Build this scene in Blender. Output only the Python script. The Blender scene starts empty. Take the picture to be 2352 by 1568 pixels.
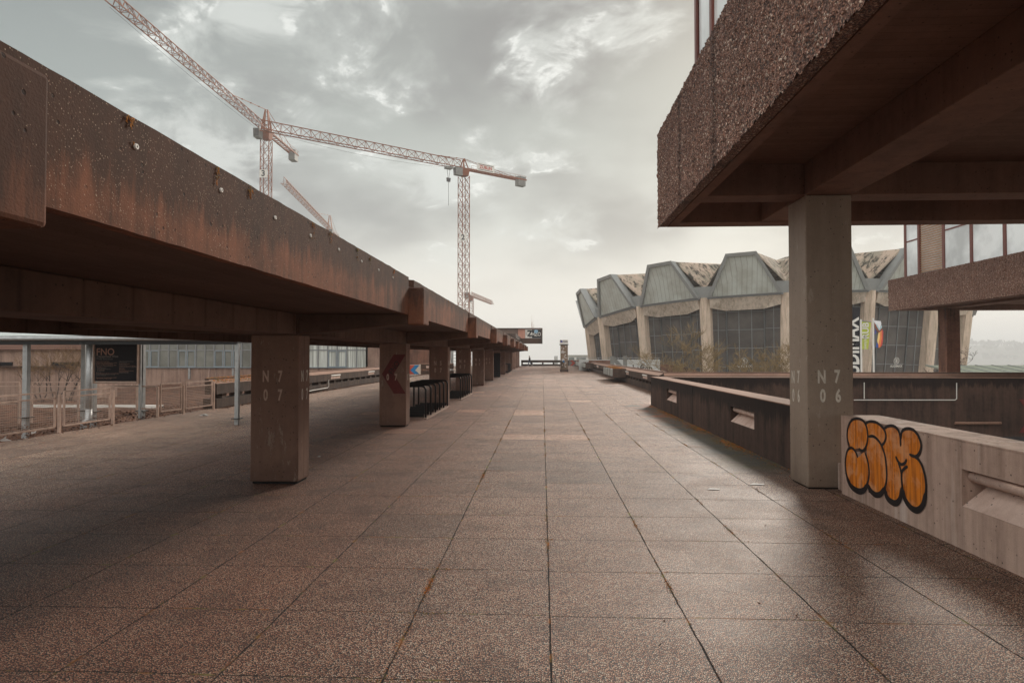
import bpy, bmesh, math, random
from math import sin, cos, tan, radians, pi, atan, hypot
from mathutils import Vector, noise
from mathutils.geometry import tessellate_polygon
random.seed(7)
scene = bpy.context.scene
COL = scene.collection
PATCH = bpy.data.collections

# ------------------------------------------------------------------ camera
F = 1500.0; PITCH = atan(30.5/F); YAW = atan(70/hypot(F, 30.5)); EYE = 1.9
cd = bpy.data.cameras.new('camera'); cam = bpy.data.objects.new('camera', cd); COL.objects.link(cam)
cam.location = (0, 0, EYE); cam.rotation_euler = (pi/2 + PITCH, 0, YAW)
cd.sensor_width = 36; cd.lens = 36*F/2352; cd.clip_start = 0.1; cd.clip_end = 20000
scene.camera = cam

# survey helpers: turn a measured sight line into a point on a known plane
def ray(u, v):
    x = u-1176; y = -(v-784); z = -F
    Y = -sin(PITCH)*y - cos(PITCH)*z; Z = cos(PITCH)*y - sin(PITCH)*z
    return (x*cos(YAW)-Y*sin(YAW), x*sin(YAW)+Y*cos(YAW), Z)
def hz(u, v, z=0.0):
    d = ray(u, v); t = (z-EYE)/d[2]; return (d[0]*t, d[1]*t, z)
def hx(u, v, x):
    d = ray(u, v); t = x/d[0]; return (x, d[1]*t, EYE+d[2]*t)
def hy(u, v, y):
    d = ray(u, v); t = y/d[1]; return (d[0]*t, y, EYE+d[2]*t)

def lin(c):
    return tuple(((x/255)/12.92 if x/255 <= .04045 else ((x/255+.055)/1.055)**2.4) for x in c) + (1.0,)

# ------------------------------------------------------------------ materials
class NT:
    def __init__(s, name):
        s.m = bpy.data.materials.new(name); s.m.use_nodes = True; s.t = s.m.node_tree
        s.t.nodes.clear(); s.out = s.t.nodes.new('ShaderNodeOutputMaterial')
        s.b = s.n('ShaderNodeBsdfPrincipled'); s.t.links.new(s.b.outputs[0], s.out.inputs[0])
        s.pos = s.n('ShaderNodeNewGeometry').outputs['Position']
    def n(s, ty, ins=None, **props):
        nd = s.t.nodes.new(ty)
        for k, v in props.items(): setattr(nd, k, v)
        for k, v in (ins or {}).items(): s.put(nd.inputs[k], v)
        return nd
    def put(s, sock, v):
        if isinstance(v, bpy.types.NodeSocket): s.t.links.new(v, sock)
        elif isinstance(v, bpy.types.Node): s.t.links.new(v.outputs[0], sock)
        else: sock.default_value = v
    def math(s, op, a, b=0.0, c=None):
        nd = s.n('ShaderNodeMath', operation=op); s.put(nd.inputs[0], a); s.put(nd.inputs[1], b)
        if c is not None: s.put(nd.inputs[2], c)
        return nd.outputs[0]
    def scale(s, v, f):
        nd = s.n('ShaderNodeVectorMath', operation='MULTIPLY'); s.put(nd.inputs[0], v); nd.inputs[1].default_value = f
        return nd.outputs[0]
    def noise(s, sc, vec=None, det=4.0, rough=.55, dist=0.0):
        return s.n('ShaderNodeTexNoise', {'Vector': vec or s.pos, 'Scale': sc, 'Detail': det, 'Roughness': rough, 'Distortion': dist}).outputs[0]
    def ramp(s, fac, lo, hi, a=0.0, b=1.0):
        return s.n('ShaderNodeMapRange', {0: fac, 1: lo, 2: hi, 3: a, 4: b}).outputs[0]
    def mix(s, f, a, b, mode='MIX'):
        nd = s.n('ShaderNodeMix', data_type='RGBA', blend_type=mode)
        s.put(nd.inputs[0], f); s.put(nd.inputs[6], a); s.put(nd.inputs[7], b); return nd.outputs[2]
    def bump(s, h, st=.4, d=.01, nrm=None):
        nd = s.n('ShaderNodeBump', {'Height': h, 'Strength': st, 'Distance': d})
        if nrm is not None: s.put(nd.inputs['Normal'], nrm)
        return nd.outputs[0]
    def fin(s, col, rough=.8, nrm=None, metal=0.0, spec=.5):
        s.put(s.b.inputs['Base Color'], col); s.put(s.b.inputs['Roughness'], rough)
        s.put(s.b.inputs['Metallic'], metal); s.put(s.b.inputs['Specular IOR Level'], spec)
        if nrm is not None: s.put(s.b.inputs['Normal'], nrm)
        return s.m

def flat(name, col, rough=.6, metal=0.0, var=.25, sc=3.0, spec=.5):
    t = NT(name); c = lin(col); d = tuple(x*(1-var) for x in c[:3])+(1,)
    n1 = t.noise(sc, det=6); n2 = t.noise(sc*12, det=3)
    f = t.ramp(t.math('ADD', n1, t.math('MULTIPLY', n2, .5)), .55, .95)
    return t.fin(t.mix(f, d, c), rough, t.bump(n2, .12, .005), metal, spec)

def concrete(name, col, dark, dirt=.5, streak=.5, topdirt=None, speck=0.0, board=None, bump=.35, rough=.85, light=None, pits=True):
    """weathered concrete: blotches, rain streaks, pits, optional black crust that hangs from the top edge"""
    t = NT(name); c = lin(col); d = lin(dark)
    big = t.noise(.55, det=5, rough=.6); fine = t.noise(9, det=6, rough=.65); grain = t.noise(90, det=3)
    st = t.noise(1.0, t.scale(t.pos, (3.2, 3.2, .28)), det=5, rough=.62)
    st2 = t.noise(1.0, t.scale(t.pos, (11, 11, .5)), det=4, rough=.6)
    f = t.math('ADD', t.math('MULTIPLY', t.ramp(big, .38, .66), dirt*.6), t.math('MULTIPLY', t.ramp(st, .45, .68), streak*.6))
    f = t.math('ADD', f, t.math('MULTIPLY', t.ramp(st2, .5, .7), streak*.3))
    f = t.math('ADD', f, t.math('MULTIPLY', t.ramp(fine, .4, .7), dirt*.3))
    base = t.mix(t.math('MINIMUM', f, 1.0), c, d)
    if light:
        lf = t.math('MULTIPLY', t.ramp(t.noise(1.0, t.scale(t.pos, (5, 5, .4)), det=5), .56, .72), .55)
        base = t.mix(lf, base, lin(light))
    base = t.mix(t.ramp(grain, .3, .7, 0, .3), base, t.mix(1.0, base, (.55, .5, .48, 1), 'MULTIPLY'))
    if topdirt:
        z0, z1, dc, amt = topdirt
        z = t.n('ShaderNodeSeparateXYZ', {0: t.pos}).outputs[2]
        g = t.ramp(z, z0, z1)
        jag = t.math('MULTIPLY', t.math('SUBTRACT', t.noise(1.0, t.scale(t.pos, (4, 4, .8)), det=6, rough=.7), .5), 1.7)
        jag = t.math('ADD', jag, t.math('MULTIPLY', t.math('SUBTRACT', t.noise(1.0, t.scale(t.pos, (17, 17, 1.4)), det=5, rough=.7), .5), .9))
        if name.startswith('fascia'):
            yy = t.n('ShaderNodeSeparateXYZ', {0: t.pos}).outputs[1]; g = t.math('ADD', g, t.ramp(yy, 2.0, 12.0, .42, -.05))  # near bays darker: partly dirt, partly frame-edge darkening painted in
        g2 = t.math('MULTIPLY', t.ramp(t.math('ADD', g, jag), .42, .72), amt)
        base = t.mix(g2, base, lin(dc))
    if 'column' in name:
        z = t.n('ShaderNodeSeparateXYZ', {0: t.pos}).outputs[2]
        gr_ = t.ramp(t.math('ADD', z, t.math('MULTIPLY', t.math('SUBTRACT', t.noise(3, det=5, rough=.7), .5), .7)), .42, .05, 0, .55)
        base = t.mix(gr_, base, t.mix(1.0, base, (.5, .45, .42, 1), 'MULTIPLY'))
        sc_ = t.ramp(t.noise(1.0, t.scale(t.pos, (7, 7, 2)), det=6, rough=.8), .60, .66, 0, .35); base = t.mix(sc_, base, lin((196, 184, 170)))
    hgt = t.math('ADD', t.math('MULTIPLY', fine, .6), t.math('MULTIPLY', grain, .5))
    if pits:
        vo = t.n('ShaderNodeTexVoronoi', {'Vector': t.pos, 'Scale': 16.0, 'Randomness': 1.0})
        keep = t.ramp(t.noise(7, det=1), .5, .56)
        pit = t.math('MULTIPLY', t.ramp(vo.outputs['Distance'], .12, .18, 1, 0), keep)
        base = t.mix(t.math('MULTIPLY', pit, .7), base, (.012, .009, .009, 1)); hgt = t.math('SUBTRACT', hgt, pit)
    if speck:
        vs = t.n('ShaderNodeTexVoronoi', {'Vector': t.pos, 'Scale': 85.0, 'Randomness': 1.0})
        r = t.n('ShaderNodeSeparateColor', {0: vs.outputs['Color']}).outputs[0]
        clus = t.ramp(t.noise(5.0, det=4, rough=.7), .42, .62, 0, 1); on = t.math('MULTIPLY', t.math('MULTIPLY', t.ramp(vs.outputs['Distance'], .10, .36, .8, 0), t.ramp(t.noise(30, det=2), .42, .6, .25, 1)), t.math('GREATER_THAN', t.math('MULTIPLY', r, t.math('ADD', .75, t.math('MULTIPLY', clus, .25))), 1-speck))
        base = t.mix(on, base, t.mix(t.n('ShaderNodeSeparateColor', {0: vs.outputs['Color']}).outputs[1], lin((150, 100, 80)), lin((220, 198, 172))))
        hgt = t.math('ADD', hgt, t.math('MULTIPLY', on, .6))
    if board:
        sp = t.n('ShaderNodeSeparateXYZ', {0: t.pos}).outputs[{'x': 0, 'y': 1, 'z': 2}[board[0]]]
        wob = t.math('MULTIPLY', t.noise(1.5), .02)
        fr = t.math('FRACT', t.math('MULTIPLY', t.math('ADD', sp, wob), 1/board[1]))
        ln = t.ramp(t.math('ABSOLUTE', t.math('SUBTRACT', fr, .5)), .44, .5)
        bid = t.n('ShaderNodeTexWhiteNoise', {'W': t.math('FLOOR', t.math('MULTIPLY', t.math('ADD', sp, wob), 1/board[1]))}, noise_dimensions='1D').outputs[0]
        base = t.mix(t.math('MULTIPLY', bid, .35), base, t.mix(1.0, base, (.55, .52, .5, 1), 'MULTIPLY'))
        base = t.mix(t.math('MULTIPLY', ln, .6), base, t.mix(1.0, base, (.4, .38, .38, 1), 'MULTIPLY'))
        hgt = t.math('SUBTRACT', hgt, t.math('MULTIPLY', ln, .5))
    return t.fin(base, rough, t.bump(hgt, bump, .012), spec=.3)

M = {}
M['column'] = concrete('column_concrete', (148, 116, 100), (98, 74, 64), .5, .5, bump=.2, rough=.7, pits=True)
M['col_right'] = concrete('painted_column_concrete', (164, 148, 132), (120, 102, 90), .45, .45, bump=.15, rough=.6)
M['beam'] = concrete('beam_concrete', (124, 96, 82), (70, 53, 45), .7, .5, board=('y', .62), bump=.3)
M['beam_r'] = concrete('office_beam_concrete', (136, 102, 86), (82, 60, 52), .6, .4, bump=.3)
M['soffit'] = concrete('soffit_concrete', (104, 80, 68), (58, 44, 38), .7, .2, board=('x', .13), bump=.3)
M['soffit_r'] = concrete('office_soffit_concrete', (128, 96, 80), (76, 56, 48), .6, .2, board=('y', .12), bump=.3)
M['fascia'] = concrete('fascia_concrete', (150, 96, 70), (84, 56, 42), 1.0, 1.0, topdirt=(2.58, 3.02, (64, 46, 37), .8), speck=.36, bump=.35)
M['block'] = concrete('fascia_block_concrete', (140, 90, 66), (72, 48, 38), .8, .7, topdirt=(2.35, 2.95, (56, 42, 36), .7), speck=.33, bump=.35)
M['wall_pale'] = concrete('parapet_pale_concrete', (208, 180, 164), (136, 112, 98), .55, .9, bump=.4, light=(226, 212, 202))
M['wall_dark'] = concrete('parapet_dark_concrete', (98, 76, 66), (46, 37, 33), .8, .8, topdirt=(.4, 1.0, (34, 26, 24), .85), bump=.4)
M['wall_top'] = concrete('parapet_coping_concrete', (158, 124, 106), (100, 76, 64), .8, .1, bump=.6, speck=.2)
M['wall_mid'] = concrete('rail_wall_concrete', (96, 78, 68), (50, 41, 37), .8, .7, bump=.4)
M['recess'] = concrete('recess_concrete', (225, 200, 186), (176, 140, 122), .5, .7, bump=.3)
M['bg_conc'] = concrete('far_building_concrete', (176, 148, 132), (112, 90, 80), .6, .9, bump=.3, light=(204, 182, 168))
M['rust_conc'] = concrete('stained_wall_concrete', (142, 100, 82), (52, 40, 35), .9, .7, bump=.3)
M['audi_conc'] = concrete('hall_concrete', (222, 208, 192), (150, 134, 114), .6, .9, bump=.2, light=(240, 216, 200), pits=False)
M['audi_pier'] = concrete('hall_pier_concrete', (226, 206, 186), (140, 122, 96), .35, .8, bump=.2, light=(238, 208, 190), pits=False)
M['hzo'] = concrete('sign_building_concrete', (205, 150, 130), (160, 112, 96), .5, .4, bump=.2)
M['hzo_d'] = concrete('sign_building_dark_concrete', (128, 106, 94), (84, 68, 60), .5, .4, bump=.2)
M['zinc'] = flat('zinc_sheet', (176, 178, 172), .5, .3, .2, 1.2)
M['zinc_trim'] = flat('zinc_trim', (148, 149, 146), .5, .15, .15, 1.2)
M['steel'] = flat('galvanised_steel', (180, 182, 182), .45, .5, .3, 6)
M['steel_warm'] = flat('weathered_steel', (196, 168, 152), .5, .4, .35, 6)
M['wire'] = flat('mesh_wire', (180, 160, 146), .5, .3, .2, 6)
M['black_metal'] = flat('black_painted_metal', (30, 28, 30), .32, .2, .2, 10)
M['dark'] = flat('dark_void', (24, 21, 22), .9, 0, .3)
M['orange'] = flat('crane_orange', (138, 74, 34), .6, .0, .25, 1.0, .2)
M['orange_pale'] = flat('crane_faded_orange', (150, 96, 66), .5, .0, .2, 1.0)
M['crane_grey'] = flat('crane_grey', (130, 128, 122), .6, .1, .3, 1.0)
M['cable'] = flat('cable', (70, 66, 64), .6)
M['white'] = flat('white_paint', (226, 222, 214), .6, 0, .12)
M['stencil'] = flat('stencil_paint', (228, 220, 206), .75, 0, .3, 22)
M['stencil_d'] = flat('faded_stencil_paint', (214, 184, 164), .75, 0, .3, 22)
M['redpaint'] = flat('red_paint', (116, 44, 42), .7, 0, .35, 6)
M['blackpaint'] = flat('black_spray_paint', (26, 22, 24), .5, 0, .3, 8)
M['blue'] = flat('blue_paint', (20, 130, 190), .6, 0, .35, 5)
M['signred'] = flat('faded_red_paint', (200, 80, 58), .6, 0, .35, 5)
M['signwhite'] = flat('faded_white_paint', (220, 205, 188), .6, 0, .25, 5)
M['board_black'] = flat('sign_board_black', (30, 28, 34), .45, 0, .1, 3, .2)
M['copper_text'] = flat('sign_text_copper', (176, 132, 112), .5, 0, .1)
M['pale_text'] = flat('sign_text_grey', (140, 128, 122), .5, 0, .1)
M['frame_red'] = flat('window_frame_oxide_red', (118, 62, 50), .4, 0, .3, 5)
M['blind'] = flat('brown_blind', (190, 150, 116), .5, 0, .25, 3)
M['frame_blue'] = flat('window_frame_blue_grey', (136, 148, 154), .45, .1, .15)
M['frame_dark'] = flat('window_frame_dark', (140, 142, 142), .45, .2, .15)
M['jacket'] = flat('dark_jacket', (62, 50, 46), .8); M['jeans'] = flat('blue_jeans', (42, 62, 96), .8); M['skin'] = flat('skin', (190, 140, 115), .6)
M['green_flag'] = flat('green_banner', (186, 196, 70), .7, 0, .12); M['litter_white'] = flat('litter_paper', (210, 205, 200), .7)
M['bark'] = flat('bark', (126, 98, 66), .9, 0, .4, 8); M['bark_pale'] = flat('willow_twigs', (148, 124, 84), .9, 0, .4, 2)
M['bark_dark'] = flat('dark_bark', (70, 58, 52), .9, 0, .3, 4)
M['graf_shadow'] = flat('graffiti_grey_overspray', (120, 84, 66), .8, 0, .5, 9)

def mat_orange_fill():
    t = NT('graffiti_orange_paint')
    st = t.noise(1.0, t.scale(t.pos, (20, 20, 1.2)), det=5, rough=.65); b = t.noise(5, det=4)
    c = t.mix(t.ramp(st, .42, .68), lin((226, 132, 34)), lin((150, 74, 26)))
    c = t.mix(t.ramp(b, .48, .64, 0, .6), c, lin((222, 164, 120)))
    w_ = t.ramp(t.noise(1.0, t.scale(t.pos, (14, 14, 2)), det=6, rough=.75), .58, .66, 0, .6); c = t.mix(w_, c, lin((150, 104, 76)))
    return t.fin(c, .7, t.bump(t.noise(60), .3, .004), spec=.3)
M['graf'] = mat_orange_fill()

def mat_floor():
    t = NT('exposed_aggregate_slabs')
    P = .985; x0, y0 = .05, 4.80
    s = t.n('ShaderNodeSeparateXYZ', {0: t.pos}); X, Y = s.outputs[0], s.outputs[1]
    wob = t.math('MULTIPLY', t.math('SUBTRACT', t.noise(2.2, det=5, rough=.7), .5), .026)
    def cell(a, o, wig=0.0):
        q = t.math('MULTIPLY', t.math('SUBTRACT', a, o), 1/P)
        q2 = t.math('ADD', q, wob); fr = t.math('FRACT', q2)
        return t.math('FLOOR', q2), t.math('SUBTRACT', .5, t.math('ABSOLUTE', t.math('SUBTRACT', fr, .5)))
    ix, ex = cell(X, x0)
    # each lane of slabs is laid a little out of step with its neighbour
    lane = t.n('ShaderNodeTexWhiteNoise', {'W': ix}, noise_dimensions='1D').outputs[0]
    iy, ey = cell(t.math('ADD', Y, t.math('MULTIPLY', t.math('SUBTRACT', lane, .5), .05)), y0)
    wid = t.ramp(t.noise(3.0, det=3), .3, .7, .005, .011)
    e = t.math('MINIMUM', ex, t.math('MULTIPLY', ey, 1.45))
    joint = t.math('SUBTRACT', 1.0, t.math('DIVIDE', e, wid)); joint = t.ramp(joint, 0.0, .6)
    idv = t.n('ShaderNodeCombineXYZ', {0: ix, 1: iy}).outputs[0]
    wn = t.n('ShaderNodeTexWhiteNoise', {'Vector': idv}, noise_dimensions='2D')
    tone = wn.outputs[0]
    v1 = t.n('ShaderNodeTexVoronoi', {'Vector': t.pos, 'Scale': 92.0}, voronoi_dimensions='2D')
    rc = t.n('ShaderNodeSeparateColor', {0: v1.outputs['Color']})
    peb = t.ramp(v1.outputs['Distance'], .30, .50, 1, 0)
    cr = t.n('ShaderNodeValToRGB', {0: rc.outputs[0]}); r = cr.color_ramp
    r.elements[0].position = 0; r.elements[0].color = lin((96, 60, 46)); r.elements[1].position = 1; r.elements[1].color = lin((255, 236, 214))
    for p, c in ((.25, (160, 100, 76)), (.5, (208, 146, 114)), (.78, (242, 198, 166))):
        k = r.elements.new(p); k.color = lin(c)
    base = t.mix(peb, lin((26, 20, 18)), cr.outputs[0])
    # slab-to-slab tone
    tn = t.ramp(tone, 0, 1, .74, .88)
    bright = t.math('MULTIPLY', t.math('GREATER_THAN', tone, .955), t.ramp(Y, 13.0, 13.5)); dk = t.math('LESS_THAN', tone, .05)
    tn = t.math('ADD', tn, t.math('MULTIPLY', bright, .42)); tn = t.math('SUBTRACT', tn, t.math('MULTIPLY', dk, .12))
    big = t.noise(.22, det=5, rough=.6); tn = t.math('MULTIPLY', tn, t.ramp(big, .35, .68, .78, 1.18))
    vm = t.n('ShaderNodeVectorMath', {0: base}, operation='SCALE'); t.put(vm.inputs['Scale'], tn); base = vm.outputs[0]
    sta = t.ramp(t.noise(1.7, det=6, rough=.7), .50, .62, 0, .6); base = t.mix(sta, base, t.mix(1.0, base, (.52, .46, .42, 1), 'MULTIPLY'))
    # cooler grey slabs on the left, open-sky light painted into their colour
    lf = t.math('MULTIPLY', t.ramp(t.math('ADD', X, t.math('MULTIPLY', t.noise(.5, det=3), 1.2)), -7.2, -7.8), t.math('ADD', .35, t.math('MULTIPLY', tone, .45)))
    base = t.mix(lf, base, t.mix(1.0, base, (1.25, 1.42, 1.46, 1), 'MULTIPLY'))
    # canopy shade and brown bounce light painted into the floor colour
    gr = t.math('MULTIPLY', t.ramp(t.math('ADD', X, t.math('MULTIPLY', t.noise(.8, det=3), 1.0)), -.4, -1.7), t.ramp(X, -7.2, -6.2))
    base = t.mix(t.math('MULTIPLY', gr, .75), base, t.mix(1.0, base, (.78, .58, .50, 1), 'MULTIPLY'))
    # moss and black damp along the right-hand parapet
    ms = t.ramp(t.math('ADD', X, t.math('MULTIPLY', t.math('SUBTRACT', t.noise(1.4, det=5, rough=.65), .5), 1.4)), 2.9, 3.5)
    yy = t.math('MULTIPLY', t.ramp(Y, 10.3, 11.4), t.ramp(Y, 26.5, 24.5)); ms = t.math('MULTIPLY', ms, yy)
    mc = t.mix(t.ramp(t.noise(1.1, det=4), .45, .6), lin((58, 58, 50)), t.mix(t.ramp(Y, 15, 21), lin((72, 66, 38)), lin((128, 70, 36))))
    base = t.mix(t.math('MULTIPLY', ms, .85), base, mc)
    m2 = t.math('MULTIPLY', t.ramp(t.math('ADD', X, t.math('MULTIPLY', t.noise(.9, det=4), 1.2)), 5.2, 6.0), t.ramp(Y, 25, 30))
    base = t.mix(t.math('MULTIPLY', m2, .8), base, lin((100, 70, 48)))
    # joints, partly filled with orange and green moss
    mj = t.ramp(t.noise(2.6, det=4, rough=.7), .52, .60)
    jc = t.mix(mj, lin((30, 25, 24)), t.mix(t.ramp(t.noise(5), .45, .55), lin((150, 92, 44)), lin((120, 112, 52))))
    wide = t.math('MULTIPLY', t.ramp(e, .026, .008), mj)
    base = t.mix(t.math('MULTIPLY', wide, .7), base, jc); base = t.mix(joint, base, jc)
    h = t.math('SUBTRACT', t.math('MULTIPLY', peb, .5), t.math('MULTIPLY', joint, 2.0))
    h = t.math('ADD', h, t.math('MULTIPLY', rc.outputs[1], .35))
    rough = t.ramp(t.noise(1.3, det=4), .35, .7, .58, .66)
    rough = t.math('ADD', rough, t.math('MULTIPLY', joint, .5))
    return t.fin(base, rough, t.bump(h, .85, .008), spec=.5)
M['floor'] = mat_floor()

def mat_granite():
    t = NT('coarse_exposed_granite')
    v = t.n('ShaderNodeTexVoronoi', {'Vector': t.scale(t.pos, (1, 1, .7)), 'Scale': 62.0}); rc = t.n('ShaderNodeSeparateColor', {0: v.outputs['Color']})
    a = t.mix(t.ramp(v.outputs['Distance'], .2, .6), lin((206, 164, 140)), lin((96, 68, 56)))
    a = t.mix(t.ramp(rc.outputs[0], 0, 1, 0, .6), a, lin((150, 100, 82)))
    a = t.mix(t.math('GREATER_THAN', rc.outputs[1], .93), a, lin((225, 200, 180)))
    hole = t.ramp(t.noise(40, det=4, rough=.65), .53, .60); a = t.mix(t.math('MULTIPLY', hole, .85), a, lin((46, 32, 28)))
    s = t.n('ShaderNodeSeparateXYZ', {0: t.pos}); z = s.outputs[2]
    low = t.ramp(t.math('ADD', z, t.math('MULTIPLY', t.noise(2.0, t.scale(t.pos, (2, 2, .5)), det=4), 1.0)), 5.2, 6.2)
    a = t.mix(t.math('MULTIPLY', low, .5), a, t.mix(1.0, a, (.5, .42, .4, 1), 'MULTIPLY'))
    Yg = s.outputs[1]
    for jy in (9.86, 7.92, 4.0):
        dj = t.math('ABSOLUTE', t.math('SUBTRACT', t.math('ADD', Yg, t.math('MULTIPLY', t.math('SUBTRACT', t.noise(6, det=3), .5), .16)), jy))
        a = t.mix(t.ramp(dj, .16, .03, 0, .75), a, t.mix(1.0, a, (.36, .32, .30, 1), 'MULTIPLY'))
    bl_ = t.ramp(t.noise(1.6, det=5, rough=.6), .42, .62, 0, .4); a = t.mix(bl_, a, t.mix(1.0, a, (.6, .52, .48, 1), 'MULTIPLY'))
    h = t.math('SUBTRACT', t.ramp(v.outputs['Distance'], 0, .7, 1, 0), hole)
    return t.fin(a, .6, t.bump(h, .9, .02), spec=.45)
M['granite'] = mat_granite()

def mat_stainroof():
    t = NT('stained_roof_concrete')
    n1 = t.noise(.35, det=7, rough=.7); st = t.noise(1.0, t.scale(t.pos, (1.3, 1.3, .25)), det=6, rough=.7)
    a = t.mix(t.ramp(n1, .42, .58), lin((186, 166, 148)), lin((150, 142, 126)))
    a = t.mix(t.ramp(st, .5, .6), a, lin((70, 66, 58)))
    return t.fin(a, .85, t.bump(n1, .3, .05), spec=.3)
M['stain'] = mat_stainroof()

def mat_seam():
    t = NT('standing_seam_zinc')
    uv = t.n('ShaderNodeUVMap').outputs[0]
    s = t.n('ShaderNodeSeparateXYZ', {0: uv}).outputs[0]
    fr = t.math('ABSOLUTE', t.math('SUBTRACT', t.math('FRACT', s), .5)); ln = t.ramp(fr, .44, .5)
    a = t.mix(t.ramp(t.noise(.6, det=5), .4, .65), lin((190, 194, 186)), lin((170, 170, 160)))
    a = t.mix(t.math('MULTIPLY', ln, .7), a, lin((96, 80, 66)))
    return t.fin(a, .5, t.bump(ln, .5, .05), .1, .5)
M['seam'] = mat_seam()

def mat_glass(name, col, rough=.08, wav=.15, spec=.6):
    t = NT(name); b = t.noise(.5, det=4); c = lin(col)
    a = t.mix(t.ramp(b, .4, .65), c, tuple(x*1.7 for x in c[:3])+(1,))
    return t.fin(a, rough, t.bump(t.noise(.8, det=2), wav, .05), 0, spec)
M['glass'] = mat_glass('dark_hall_glass', (76, 71, 67), .35, .1, .35)
M['glass_office'] = mat_glass('office_glass', (200, 204, 204), .06, .1, .9)
M['glass_left'] = mat_glass('far_window_glass', (110, 112, 106), .12, .5, .7)
M['glass_roof'] = mat_glass('shelter_roof_glass', (170, 178, 176), .2, .1, .5)
def mat_curtain():
    t = NT('pleated_curtain'); st = t.noise(1.0, t.scale(t.pos, (9, 9, .2)), det=3)
    return t.fin(t.mix(t.ramp(st, .4, .6), lin((214, 218, 210)), lin((160, 162, 154))), .7)
M['curtain'] = mat_curtain()
def mat_litter():
    t = NT('leaf_litter'); n1 = t.noise(2.2, det=6, rough=.7); v = t.n('ShaderNodeTexVoronoi', {'Vector': t.pos, 'Scale': 28.0})
    a = t.mix(t.ramp(n1, .4, .6), lin((62, 48, 42)), lin((112, 80, 64)))
    a = t.mix(t.ramp(v.outputs['Distance'], .1, .5, .8, 0), a, lin((138, 98, 76)))
    return t.fin(a, .95, t.bump(v.outputs['Distance'], 1, .03), spec=.2)
M['litter'] = mat_litter()
def mat_ground():
    t = NT('valley_ground'); n1 = t.noise(.01, det=6)
    return t.fin(t.mix(n1, lin((96, 92, 76)), lin((120, 110, 92))), 1, None, spec=.1)
M['ground'] = mat_ground()
def mat_leafbed():
    t = NT('moss_and_sprouts'); n1 = t.noise(6, det=4)
    return t.fin(t.mix(t.ramp(n1, .4, .6), lin((190, 110, 40)), lin((110, 96, 44))), .9)
M['moss'] = mat_leafbed()
def mat_slats():
    t = NT('ribbed_roof_cladding'); z = t.n('ShaderNodeSeparateXYZ', {0: t.pos}).outputs[2]
    fr = t.math('FRACT', t.math('MULTIPLY', z, 9.0))
    return t.fin(t.mix(t.ramp(fr, .3, .7), lin((150, 112, 96)), lin((96, 70, 62))), .7)
M['slats'] = mat_slats()

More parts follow.
